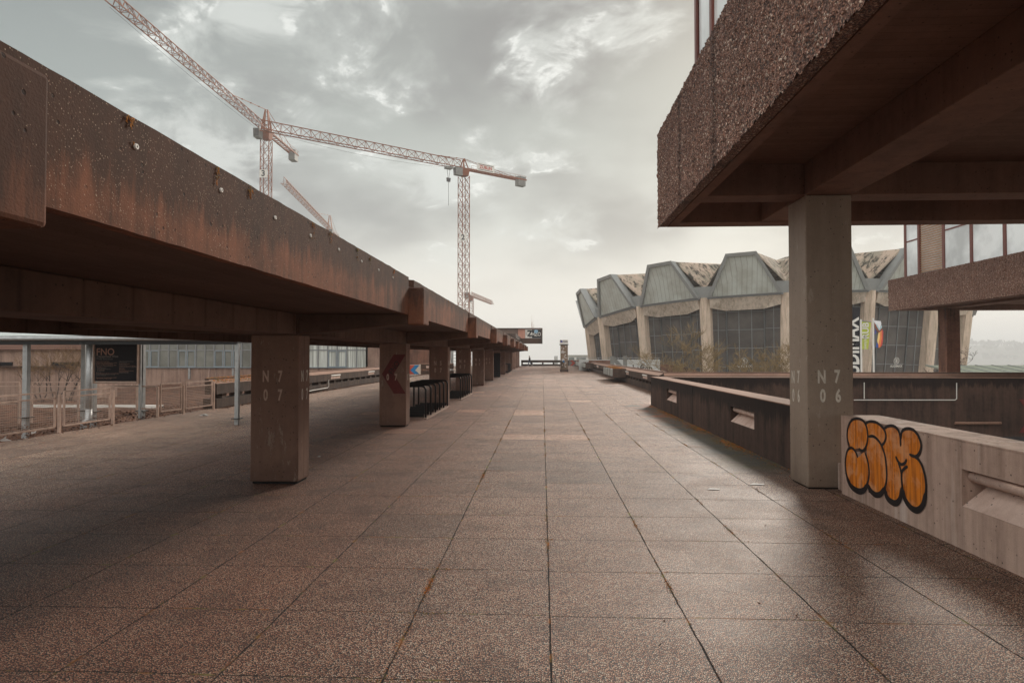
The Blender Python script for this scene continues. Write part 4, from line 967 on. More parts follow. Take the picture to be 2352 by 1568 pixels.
t = thing('flag_pole', 'flag pole with a rainbow striped pride flag beside the green banner', 'flag', (hy(2006, 735, YF)[0], YF, -6), 'flag poles before the hall')
p = pole(t, (3380+.19133*588)*.5742, (1200+.19133*375)*.5742)
stripes = [('flag_violet', (92, 90, 160), [(620, 600), (660, 660), (640, 990), (620, 990)]), ('flag_blue', (44, 84, 170), [(655, 850), (693, 940), (693, 995), (638, 990)]), ('flag_grey', (90, 92, 92), [(612, 740), (680, 640), (690, 700), (640, 985), (620, 985)]),
  ('flag_yellow', (250, 215, 140), [(690, 690), (725, 665), (720, 790), (690, 935), (668, 850)]), ('flag_orange', (240, 140, 80), [(725, 665), (760, 630), (765, 780), (725, 985), (695, 1000), (690, 930), (720, 790)]), ('flag_red', (210, 80, 72), [(760, 600), (790, 660), (780, 850), (765, 940), (725, 988), (760, 800)]),
  ('flag_brown', (150, 84, 62), [(600, 470), (700, 625), (752, 580), (762, 600), (692, 690), (612, 560)]), ('flag_white', (232, 232, 234), [(590, 425), (733, 440), (745, 500), (705, 610), (600, 468)]), ('flag_pale_blue', (176, 205, 212), [(650, 500), (700, 600), (748, 520), (757, 575), (700, 640), (640, 540)])]
for k, (nm, c_, pl_) in enumerate(stripes):
    M[nm] = flat(nm, c_, .7, 0, .08)
    P = [vq(*q_) for q_ in pl_]; P = [(q_[0], YF-.02*k, q_[2]) for q_ in P]
    B(t).prism(P, (0, -.015, 0)).build('flag_stripe', nm, t)
# low roofs beyond the crossing parapet, right
p0 = hy(2214, 852, 60); p1 = hy(2480, 843, 60); p2 = hy(2225, 841, 66)
lr = thing('low_glass_roof', 'low green tinted lean-to roof behind the crossing parapet at the right edge', 'roof', (p0[0], 60, -6))
B(lr).hexa([(p0[0], 60, p0[2]-.4), (p1[0], 60, p0[2]-.4), (p1[0]+2, 68, .75), (p0[0]+1.2, 68, .75)], [(p0[0], 60, p0[2]-.3), (p1[0], 60, p0[2]-.3), (p1[0]+2, 68, .85), (p0[0]+1.2, 68, .85)]).build('roof_sheet', flat('green_tin', (150, 156, 136), .5, .2, .3, 1), lr)
b = B(lr)
for k in range(10): x = p0[0]+k*1.6; b.bar((x, 60, p0[2]-.28), (x+1.3, 68, .88), .05)
b.build('roof_ribs', 'steel', lr); B(lr).box((p0[0]+1, 61, -6), (p1[0], 67, -.2)).build('wall', 'dark', lr)
# blue post seen below the terrace edge
p = hy(2334, 1000, 24.4); bp = tag(MB((p[0], 27, -6)).box((p[0]-.12, 27, -6), (p[0]+.12, 27.2, -1.0)).build('steel_post', flat('blue_steel', (40, 60, 110), .5)), 'dark blue steel post below the terrace wall at the right edge', 'post')

# ================================================================== LEFT SIDE: RAILINGS, SHELTER, SIGN
XR = -11.75
def rail_panel(t, p, q, h0=.16, h1=.86, top=1.0, mesh=True):
    """p,q ground points"""
    P = Vector(p); Q = Vector(q); d = (Q-P).normalized(); Z = Vector((0, 0, 1))
    f_ = B(t)
    for z in (h0, h1, top): f_.bar(P+Z*z, Q+Z*z, .028)
    for e in (P, Q): f_.bar(e+Z*h0, e+Z*top, .028)
    fo_ = f_.build('panel_frame', 'steel_warm', t)
    w = B(t); L = (Q-P).length; n = int(L/.055)
    for k in range(1, n): e = P+d*(L*k/n); w.bar(e+Z*(h0+.03), e+Z*(h1-.03), .0022, 3)
    m = int((h1-h0)/.05)
    for k in range(1, m): w.bar(P+Z*(h0+(h1-h0)*k/m)+d*.03, Q+Z*(h0+(h1-h0)*k/m)-d*.03, .0045, 3)
    w.build('wire_mesh', 'wire', fo_)
def rail_post(t, p, h=.93): B(t).box((p[0]-.03, p[1]-.03, p[2]-.5), (p[0]+.03, p[1]+.03, h)).build('post', 'steel_warm', t)
r1 = thing('railing', 'nearest mesh railing at the left edge, two panels beside the leaf litter', 'railing', (XR, 15, 0), 'steel mesh railings')
for a, c in ((10.4, 12.75), (12.95, 15.25), (15.55, 17.25)): rail_panel(r1, (XR, a, 0), (XR, c, 0))
for y in (12.85, 15.4, 17.39): rail_post(r1, (XR, y, 0))
r2 = thing('railing', 'mesh railing with two panels right of the black directory sign', 'railing', (XR+.05, 20, 0), 'steel mesh railings')
rail_panel(r2, (-11.68, 19.5, 0), (-11.60, 20.5, 0)); rail_panel(r2, (-11.58, 20.72, 0), (-11.45, 22.15, 0))
for q in ((-11.70, 19.38, 0), (-11.59, 20.61, 0), (-11.44, 22.27, 0)): rail_post(r2, q)
B(r2).bar((-13.4, 19.9, .93), (-11.7, 19.38, .93), .028).build('link_rail', 'steel_warm', r2); B(r2).bar((-13.4, 19.9, .25), (-11.7, 19.38, .25), .028).build('link_rail', 'steel_warm', r2)
r3 = thing('railing', 'back mesh railing crossing behind the shelter posts and the sign', 'railing', (-16, 22, 0), 'steel mesh railings')
xs = [hy(u, 900, 22)[0] for u in (-60, 0, 44, 73, 140, 180, 200, 315)]
for a, c in ((0, 2), (3, 5), (6, 7)): rail_panel(r3, (xs[a], 22, 0), (xs[c], 22, 0), .18, .80, .95)
for a in (2, 3, 5, 6, 7): rail_post(r3, (xs[a], 22, 0), .85)

YG = 17.3; ZG = 2.34
sh_ = thing('glass_shelter', 'glass roofed steel shelter with gutter and downpipe at the left under the canopy', 'shelter', (-12, 18, 0))
gx0, gx1 = -24.0, hy(532, 778, YG)[0]
g = B(sh_); g.tube([(gx0, YG-.06, ZG), (gx1, YG-.06, ZG)], .06, 10); g.build('gutter', 'steel', sh_, smooth=True)
B(sh_).box((gx0, YG+.02, ZG-.16), (gx1+.1, YG+.12, ZG+.02)).build('eaves_beam', 'black_metal', sh_)
B(sh_).box((gx0, 19.6, ZG-.05), (gx1-3.6, 19.7, ZG+.1)).build('rear_beam', 'black_metal', sh_)
n = 16
for k in range(n):
    x = gx0+(gx1-gx0-.5)*k/n; x2 = gx0+(gx1-gx0-.5)*(k+1)/n-.03; s_ = .12*(k/n)
    B(sh_).hexa([(x, YG, ZG+.07), (x2, YG, ZG+.07), (x2, 19.8, ZG+.34-s_), (x, 19.8, ZG+.34-s_)], [(x, YG, ZG+.08), (x2, YG, ZG+.08), (x2, 19.8, ZG+.35-s_), (x, 19.8, ZG+.35-s_)]).build('roof_pane', 'glass_roof', sh_)
def spost(q, w=.11, zt=2.3, mat='steel'):
    po_ = B(sh_).box((q[0]-w/2, q[1]-w/2, -.5 if q[0] < -11.7 else 0), (q[0]+w/2, q[1]+w/2, zt)).build('post', mat, sh_)
    B(sh_).box((q[0]-w*1.1, q[1]-w*1.1, .16), (q[0]+w*1.1, q[1]+w*1.1, .18)).build('base_plate', 'black_metal', po_)
spost((-8.3, 17.43), .10, 2.2)
for u, y in ((60, 17.45), (215, 19.3), (193, 19.7), (326.5, 19.65)): q = hy(u, 900, y); spost((q[0], y), .13)
q = hz(203, 972); B(sh_).tube([(q[0], q[1], .08), (q[0], q[1], 2.3)], .075, 12).build('downpipe', 'steel', sh_, smooth=True)
B(sh_).tube([(q[0], q[1], .4), (q[0], q[1], .1), (q[0]-.02, q[1]-.12, .02)], .09, 12).build('pipe_shoe', 'steel', sh_, smooth=True)
def w3(cx, cy, y=19.0): return hy((340+.11054*cx)*.5742, (1370+.11054*cy)*.5742, y)
YB = 19.0
a = w3(370, 60); c = w3(1870, 1400)
ds = thing('directory_sign', 'large black directory sign in a steel frame reading FNO beside the shelter posts', 'sign', ((a[0]+c[0])/2, YB, 0))
B(ds).box((a[0], YB+.0, c[2]), (c[0], YB+.05, a[2])).build('board', 'board_black', ds)
fr = B(ds); w_ = .03
for z in (a[2]+.04, c[2]-.05): fr.box((a[0]-.05, YB-.03, z-.015), (c[0]+.05, YB+.07, z+.025))
for x in (a[0]-.03, c[0]+.03): fr.box((x-.015, YB-.03, c[2]-.034), (x+.015, YB+.07, a[2]+.024))
fr.build('frame', 'steel_warm', ds)
p0 = w3(1955, 100); 
for uu in (210.5, 322): q = hy(uu, 850, YB+.1); B(ds).box((q[0]-.03, YB+.072, 0), (q[0]+.03, YB+.13, a[2]+.12)).build('post', 'steel', ds)
for uu0, uu1 in ((317, 322),):
    for vv in (797, 867): q = hy(uu0, vv, YB+.1); q2 = hy(uu1, vv, YB+.1); B(ds).bar((q[0], YB+.1, q[2]), (q2[0], YB+.1, q2[2]), .018).build('bracket', 'steel_warm', ds)
def st(s, cx, cy, h, mat='pale_text', al='LEFT', bold=0.0, sx=.95):
    q = w3(cx, cy, YB-.001); text(s, h, (q[0], YB-.001, q[2]), (1, 0, 0), (0, 0, 1), mat, ds, sx, bold, align=al)
st('FNO', 405, 345, .29, 'copper_text', bold=.012); st('Treppenhaus West', 412, 500, .092, 'pale_text', bold=.01); st('West Entrance', 412, 585, .088, 'crane_grey')
lines = [(410, 683, 'Akademisches Auslandsamt'), (410, 735, 'Akademisches Prüfungsmanagement (APM)'), (410, 768, 'Academic Programme Management'), (410, 820, 'Zentrum für Wissenschaftsdidaktik (ZfW)'), (410, 855, 'Center for Teaching and Learning'), (440, 890, 'Abteilung'), (440, 922, 'Hochschuldidaktik'), (440, 956, 'Division of Higher Education'), (440, 990, 'Schreibzentrum'), (440, 1024, 'Writing Center'), (410, 1078, 'E-Learning'), (410, 1112, 'Abteilung Studium und Lehre, Lernumgebungen'), (410, 1146, 'Department for Studying and Teaching'), (410, 1180, 'Learning Techniques'), (410, 1266, 'Personalrat der wiss. Beschäftigten (WPR)'), (410, 1300, 'Staff Council for Academic Staff'),
 (1235, 678, 'International Graduate School'), (1235, 713, 'of Neuroscience'), (1235, 766, 'Research Department'), (1235, 800, 'of Neuroscience'), (1235, 850, 'Sonderforschungsbereich SFB 874'), (1235, 883, 'Collaborative Research Center SFB 874'), (1235, 933, 'Personalrat'), (1235, 968, 'Staff Council'), (1235, 1018, 'Schwerbehindertenvertretung'), (1235, 1052, 'Representatives for'), (1235, 1086, 'Disabled Employees')]
for cx, cy, s_ in lines: st(s_, cx, cy, .043, 'copper_text' if s_[0] in 'AZPSR' else 'pale_text', sx=.85)
# left parapet
we = thing('mossy_parapet', 'long dark concrete parapet with lamp recesses and orange moss behind the left columns', 'parapet wall', (-11.5, 40, 0))
def yE(a, b_): return hx(516.8+.1953*a, 717.75+.1953*b_, XR+.1)[1]
re_ = [tuple(sorted((yE(1212, 765), yE(1320, 765)))), tuple(sorted((yE(1655, 722), yE(1727, 722))))]
re_ += [(re_[1][1]+7.5*k, re_[1][1]+7.5*k+1.3) for k in range(1, 8)]
re_ = [q_ for q_ in re_ if q_[1] < 53]
railwall_x(we, XR+.25, 22.6, 54, 1, re_, dark='wall_mid')
b = B(we)
for k in range(900):
    y = random.uniform(22.7, 28.5); x = XR+.2-random.random()*.4
    zz = .87+.47*(XR+.25-x) if x > XR-.05 else 1.06
    b.bar((x, y, zz), (x+random.gauss(0, .02), y+random.gauss(0, .03), zz+random.random()*.035), .018, 4, .004)
b.build('orange_moss', 'moss', we, kind='stuff')
P = [hx(516.8+.1953*a, 717.75+.1953*b_, XR+.3) for a, b_ in ((985, 922), (1205, 883), (1220, 870), (1220, 790))]
B(we).tube(P, .02, 6).build('conduit', 'white', we)
# painted arrow board at the left
def w4(cx, cy, y): return hy((1600+.1594*cx)*.5742, (1380+.1594*cy)*.5742, y)
YA = hz(962, 859)[1]
a = w4(215, 490, YA); c = w4(520, 762, YA)
pb = thing('painted_board', 'white board with a blue arrow on red standing between the left columns', 'painted board', (a[0], YA, 0))
B(pb).box((w4(60, 490, YA)[0], YA, 0), (c[0], YA+.12, a[2])).build('panel', 'signwhite', pb)
L_ = lambda pts, o_: [(w4(x, y, YA)[0], YA-o_, min(max(w4(x, y, YA)[2], .01), a[2]-.01)) for x, y in pts]
B(pb).prism(L_([(230, 500), (375, 500), (255, 630), (365, 762), (230, 762)], .004), (0, .002, 0)).build('red_field', 'signred', pb)
B(pb).prism(L_([(375, 500), (490, 500), (378, 630), (490, 762), (365, 762), (255, 630)], .008), (0, .002, 0)).build('blue_arrow', 'blue', pb)

xj0, xj1 = c[0]+.02, c[0]+3.2
B(pb).box((c[0]-.16, YA-.02, 0), (c[0], YA+.14, a[2]+.04)).build('end_post', 'signwhite', pb)
jp = thing('short_parapet', 'short dark parapet with a pale lamp recess joining the painted blue arrow board', 'parapet wall', (xj0, YA, 0))
B(jp).box((xj0, YA, 0), (xj1, YA+.4, .34)).build('kerb', 'wall_mid', jp)
B(jp).box((xj0, YA-.05, .52), (xj1, YA+.4, .97)).build('rail_beam', 'wall_mid', jp)
B(jp).box((xj0, YA-.06, .972), (xj1, YA+.42, 1.06)).build('coping', 'wall_top', jp)
for q_ in (.2, .95, 1.7, 2.5): B(jp).box((xj0+q_, YA+.02, .342), (xj0+q_+.3, YA+.35, .518)).build('spacer_block', 'wall_top', jp)
B(jp).box((w4(660, 550, YA)[0], YA-.07, .60), (w4(728, 590, YA)[0], YA-.052, .82)).build('lamp_recess', 'recess', jp)
# ================================================================== BUILDINGS ON THE LEFT
def w1(cx, cy, y): return hy(.24425*cx, 717.75+.24425*cy, y)
def w2(cx, cy, y): return hy(516.8+.1953*cx, 717.75+.1953*cy, y)
YL = 50.0
lb = thing('window_strip_building', 'low concrete building with a blue grey window strip and pleated curtains behind the shelter', 'building', (-18, YL, -1))
xl = w1(1300, 300, YL)[0]; xr = w2(1690, 500, YL)[0]; zt_ = w1(1800, 280, YL)[2]; zw0 = w1(1800, 512, YL)[2]
B(lb).box((xl-3, YL, -1), (xr, YL+10, zw0-.06)).build('lower_wall', 'bg_conc', lb)
B(lb).box((xl-3, YL-.1, zt_), (xr+.2, YL+10, zt_+1.2)).build('roof_band', 'frame_blue', lb)
B(lb).box((xl-3, YL+2.5, zw0-.06), (xr, YL+10, zt_)).build('room_wall', 'curtain', lb)
B(lb).box((xl-3, YL-.12, zw0-.055), (xr+.02, YL+.1, zw0)).build('sill', 'frame_blue', lb)
edges = [w1(c_, 400, YL)[0] for c_ in (1330, 1412, 1500, 1588, 1672, 1756, 1843, 1930, 2015, 2105, 2190, 2275)]
wd_ = edges[2]-edges[1]
while edges[-1] < xr-.7: edges.append(edges[-1]+wd_)
zm = w1(1800, 352, YL)[2]
for i in range(len(edges)-1):
    xa_, xb_ = edges[i]+.04, edges[i+1]-.04; w = B(lb)
    w.box((edges[i]-.05, YL-.06, zw0), (edges[i]+.038, YL+.06, zt_)); w.box((xa_, YL-.03, zm-.04), (xb_, YL+.03, zm+.04)); w.box((xa_, YL-.03, zt_-.06), (xb_, YL+.03, zt_))
    wo = w.build('window', 'frame_dark', lb)
    if i % 4 in (1, 0) or i in (9, 10):
        s_ = B(lb); e = .07
        s_.box((xa_, YL-.05, zw0), (xa_+e, YL-.001, zm-.045)); s_.box((xb_-e, YL-.05, zw0), (xb_, YL-.001, zm-.045)); s_.box((xa_+e, YL-.05, zw0), (xb_-e, YL-.001, zw0+e)); s_.box((xa_+e, YL-.05, zm-.045-e), (xb_-e, YL-.001, zm-.045)); s_.build('sash', 'frame_blue', wo)
    B(lb).box((xa_, YL+.0, zw0), (xb_, YL+.02, zt_-.06)).build('pane', 'curtain' if i > 11 else 'glass_left', wo)
for cx in (1785, 2195): q = w1(cx, 540, YL); B(lb).box((q[0]-.07, YL-.12, 0), (q[0]+.07, YL-.002, zw0-.1)).build('drain_pipe', 'steel', lb)
xr2 = w2(1840, 500, YL)[0]
B(lb).box((xr+.002, YL-.3, -1), (hy(884, 830, YL)[0], YL+9, zt_+1.0)).build('end_wall', 'bg_conc', lb)
# ribbed building further left
YK = 33.0
kb = thing('ribbed_roof_building', 'brown concrete building with ribbed cladding and ledge at the far left behind the bare bushes', 'building', (-26, YK, -1))
xr = w1(757, 400, YK)[0]
B(kb).box((xr-30, YK, -1), (xr, YK+3, w1(400, 510, YK)[2])).build('lower_wall', 'bg_conc', kb)
B(kb).box((xr-30, YK-.25, w1(400, 514, YK)[2]), (xr-.2, YK+3.1, w1(400, 505, YK)[2])).build('ledge', 'wall_mid', kb)
B(kb).box((xr-30, YK+.4, w1(400, 504, YK)[2]), (xr, YK+3, w1(400, 350, YK)[2])).build('upper_wall', 'bg_conc', kb)
B(kb).box((xr-30, YK+.2, w1(400, 349, YK)[2]), (xr, YK+3, w1(400, 200, YK)[2])).build('ribbed_cladding', 'slats', kb)
for a_, c_ in ((-40, 105), (480, 735)):
    p, q = w1(a_, 465, YK+.3), w1(c_, 497, YK+.3); B(kb).box((p[0], YK+.33, q[2]), (q[0], YK+.398, p[2])).build('dark_opening', 'dark', kb)
for cx in (737,): p, q = w1(cx-4, 350, YK), w1(cx+4, 500, YK); B(kb).box((p[0], YK+.3, q[2]), (q[0], YK+.39, p[2])).build('drain_pipe', 'steel', kb)
# white low bench-like kerb line behind railings
p = w1(280, 855, 26); q = w1(1500, 855, 26)
kr = tag(MB(((p[0]+q[0])/2, 26, 0)).box((p[0], 26, p[2]-.16), (q[0], 26.3, p[2]-.06)).build('roof_light_strip', 'white'), 'low white flat cover strip running behind the mesh railings on the left', 'cover strip')
# dark stained wall and steel stair farther down on the left
YW = 75.0
a = w4(120, 20, YW); c = w4(790, 500, YW)
sw = tag(MB((a[0], YW, 0)).box((a[0]-6, YW, -.5), (w4(1215, 100, YW)[0], YW+4, w4(120, -30, YW)[2]+1)).build('stained_wall', 'rust_conc'), 'rust stained concrete wall seen between the second and third columns', 'wall')
YS_ = 66.0
a = w4(1268, 160, YS_); c = w4(1440, 690, YS_)
ss = thing('steel_stair', 'grey steel stair tower between the N 5 and N 4 columns', 'stair', (a[0], YS_, 0))
b = B(ss)
for cx in (1285, 1330, 1440, 1500): p = w4(cx, 160, YS_); b.bar((p[0], YS_, 0), (p[0], YS_, 5.5), .06)
b.build('uprights', 'steel', ss); b = B(ss)
for k in range(16): z = .25+.32*k; b.box((w4(1330, 1, YS_)[0], YS_-.02, z), (w4(1500, 1, YS_)[0], YS_+1, z+.04))
b.build('treads', 'steel', ss)
B(ss).bar((w4(1270, 1, YS_)[0], YS_+.3, .2), (w4(1345, 1, YS_)[0], YS_-.1, 4.2), .12, 6).build('stringer', 'white', ss)

# ================================================================== TREES
def bare_tree(name, label, base, h, spread, mat='bark', twig='bark_pale', seed=1, levels=5, lean=0.0, trunk_r=.12, group=None, multi=1, tr=.012):
    rnd = random.Random(seed); t = thing(name, label, 'tree', base, group)
    tk = B(t); cr = B(t)
    def grow(p, d, L, r, lv):
        n = 3; q = p
        for s_ in range(n):
            d = (d+Vector((rnd.gauss(0, .16), rnd.gauss(0, .16), rnd.gauss(0, .10)+.05))).normalized()
            q2 = q+d*(L/n); r2 = max(r*(1-.22), tr*.5)
            (tk if lv >= levels-1 else cr).bar(q, q2, r, 5 if lv >= levels-1 else 3, r2); q = q2; r = r2
            if lv > 0 and s_ > 0:
                for _ in range(rnd.choice((1, 2, 2)) if lv < levels else 2):
                    a = rnd.uniform(0, 2*pi); sd = Vector((cos(a), sin(a), rnd.uniform(-.1, .55))).normalized()
                    grow(q, (d*.55+sd*spread).normalized(), L*rnd.uniform(.5, .78), r*.6, lv-1)
        if lv > 0: grow(q, d, L*.7, r*.8, lv-1)
    for m in range(multi):
        a = 2*pi*m/multi; grow(Vector(base)+Vector((cos(a), sin(a), 0))*.1*(multi > 1), Vector((lean+.35*cos(a)*(multi > 1), .3*sin(a)*(multi > 1), 1)).normalized(), h*.36, trunk_r, levels)
    tk.build('trunk', mat, t); cr.build('crown', twig, t)
    return t
TG = 'bare shrubby trees in front of the hall'
p = hy(1553, 850, 66); bare_tree('bare_tree', 'bare yellowish willow in front of the hall glass, beside the lettered hoarding', (p[0], 66, -6), 11.6, .72, seed=4, levels=5, trunk_r=.16, group=TG, tr=.03)
p = hy(1768, 850, 60); bare_tree('bare_tree', 'bare yellowish tree against the hall glass just left of the office column', (p[0], 60, -6), 9.6, .8, seed=11, levels=5, trunk_r=.14, group=TG, tr=.03)
p = hy(1640+172, 850, 58); bare_tree('bare_tree', 'bare tree mostly hidden behind the stencilled office column', (p[0], 58, -6), 7.8, 1.0, seed=15, levels=4, trunk_r=.14, group=TG, tr=.03)
p = hy(2352, 860, 62); bare_tree('bare_tree', 'dark bare tree poking up at the right edge before the hazy hill', (p[0]+.6, 72, -6), 9.0, 1.0, 'bark_dark', 'bark_dark', seed=9, levels=5, trunk_r=.2, tr=.03)
for k, (u, y, h) in enumerate(((95, 26, 2.6), (130, 27.5, 3.4), (158, 26, 2.7))):
    p = hy(u, 900, y); bare_tree('bare_bush', ('leftmost', 'tallest, middle', 'rightmost')[k]+' of the bare twiggy bushes behind the left railings', (p[0], y, 0), h, .8, 'bark_dark', 'bark', seed=20+k, levels=3, trunk_r=.03, group='bare bushes behind the left railings', multi=3, tr=.008)
# leaf heaps and moss along the edges
def scatter(name, label, cat, n, fn, mat, s0, s1, up=.5):
    b = MB(); rnd = random.Random(len(name)+n)
    for i in range(n):
        x, y, z = fn(rnd); s_ = rnd.uniform(s0, s1); a = rnd.uniform(0, 6.28); e = rnd.uniform(0, up)*s_
        c_, d_ = cos(a)*s_, sin(a)*s_
        b.add([(x-c_, y-d_, z+.003), (x+d_*.5, y-c_*.5, z+e+.004), (x+c_, y+d_, z+.003+e), (x-d_*.5, y+c_*.5, z+.006)], [(0, 1, 2, 3)])
    o = b.build(name, mat); o['kind'] = 'stuff'; o['label'] = label; o['category'] = cat
scatter('leaf_litter', 'brown fallen leaves along the foot of the left railing', 'leaves', 5200, lambda r: (XR-.02+abs(r.gauss(0, .16))-r.random()*2.2, r.uniform(9.5, 24), -.03+.05*r.random()), 'litter', .015, .05, .9)
scatter('leaf_drift', 'dry leaves and sprouts at the foot of the left parapet', 'leaves', 4200, lambda r: (XR+.27+abs(r.gauss(0, .12)), r.uniform(22.6, 75), 0), 'litter', .015, .05, .9)
scatter('parapet_moss', 'green and orange moss with grit at the foot of the right parapet', 'moss', 3800, lambda r: (4.09-abs(r.gauss(0, .16)), r.choice((r.uniform(10.2, 25), r.gauss(14, .6), r.gauss(17, .5), r.gauss(21, 1.2))), 0), 'moss', .006, .022, .6)
scatter('far_parapet_moss', 'dark moss at the foot of the far planter parapet', 'moss', 2600, lambda r: (5.66-abs(r.gauss(0, .2)), r.uniform(30, 90), 0), 'litter', .01, .04, .6)
cl_ = [(random.randrange(-1, 4), random.uniform(3.6, 24)) for _ in range(46)]
def jm(r):
    k, y = r.choice(cl_)
    if r.random() < .7: return (.05+.985*k+r.gauss(0, .014), y+r.gauss(0, .16), 0)
    yy = 4.80+.985*round((y-4.8)/.985); return (.05+.985*k+r.gauss(0, .15), yy+r.gauss(0, .012), 0)
scatter('joint_moss', 'orange and green moss tufts in the joints of the plaza slabs', 'moss', 5200, jm, 'moss', .003, .010, .9)
scatter('slab_litter', 'tiny dry leaves and grit scattered over the plaza slabs', 'leaves', 420, lambda r: (r.uniform(-8, 4), r.uniform(3, 40), 0), 'litter', .006, .022, .6)
for k, (u, v, w) in enumerate(((1740, 1113, .12), (1640, 1124, .10), (733, 1049, .03))):
    p = hz(u, v); q = MB((p[0], p[1], 0)); q.prism([(p[0]-w, p[1]-.02, .006), (p[0]-w*.4, p[1]+.05, .012), (p[0]+w*.9, p[1]+.03, .008), (p[0]+w*.6, p[1]-.04, .006)], (0, 0, .003))
    tag(q.build('paper_scrap', 'litter_white'), ('flat pale paper scrap on the slabs nearest the stencilled office column', 'pale flattened scrap lying left of the scrap by the office column', 'tiny pale scrap right of the nearest canopy column')[k], 'litter')
for k, (u, v) in enumerate(((75, 998), (9, 1014), (470, 956))):
    p = hz(u, v); r = .07; q = MB((p[0], p[1], 0)); rn = random.Random(k)
    pts = [(p[0]+rn.gauss(0, r), p[1]+rn.gauss(0, r), .01+abs(rn.gauss(0, .05))) for _ in range(8)]
    q.add(pts, [(0, 1, 2), (2, 3, 4), (4, 5, 6), (6, 7, 0), (0, 2, 4), (4, 6, 0), (1, 3, 5)]); tag(q.build('crumpled_wrapper', 'litter_white'), ('crumpled silver wrapper in the leaves below the left railing post', 'crumpled white scrap in the leaves at the very left edge', 'crumpled scrap by the mesh railing right of the sign')[k], 'litter')

# ================================================================== CRANES
def lattice(b, A, C, w, step, r, tri=False, up=Vector((0, 0, 1)), side=None, w2=None, h=None):
    A = Vector(A); C = Vector(C); d = C-A; L = d.length; d.normalize(); n = max(2, int(L/step)); w2 = w2 or w; h = h or w
    s = side or d.cross(up).normalized()
    def ring(k):
        p = A+d*(L*k/n); ww = w+(w2-w)*k/n; hh = h*ww/w
        if tri: return [p-s*ww/2, p+s*ww/2, p+up*hh]
        u_ = s.cross(d); return [p-s*ww/2-u_*ww/2, p+s*ww/2-u_*ww/2, p+s*ww/2+u_*ww/2, p-s*ww/2+u_*ww/2]
    m = 3 if tri else 4
    R0 = ring(0); Rn = ring(n)
    for q in range(m): b.bar(R0[q], Rn[q], r*1.7, 4)
    for k in range(n):
        a, c = ring(k), ring(k+1)
        for q in range(m):
            e = (q+1) % m
            if k % 1 == 0: b.bar(a[q], a[e], r*.8, 3)
            if tri:
                mid = (a[0]+c[0])/2
            if k % 2: b.bar(a[q], c[e], r, 3)
            else: b.bar(a[e], c[q], r, 3)
            if not tri: b.bar(a[e] if k % 2 else a[q], c[q] if k % 2 else c[e], r*.8, 3)
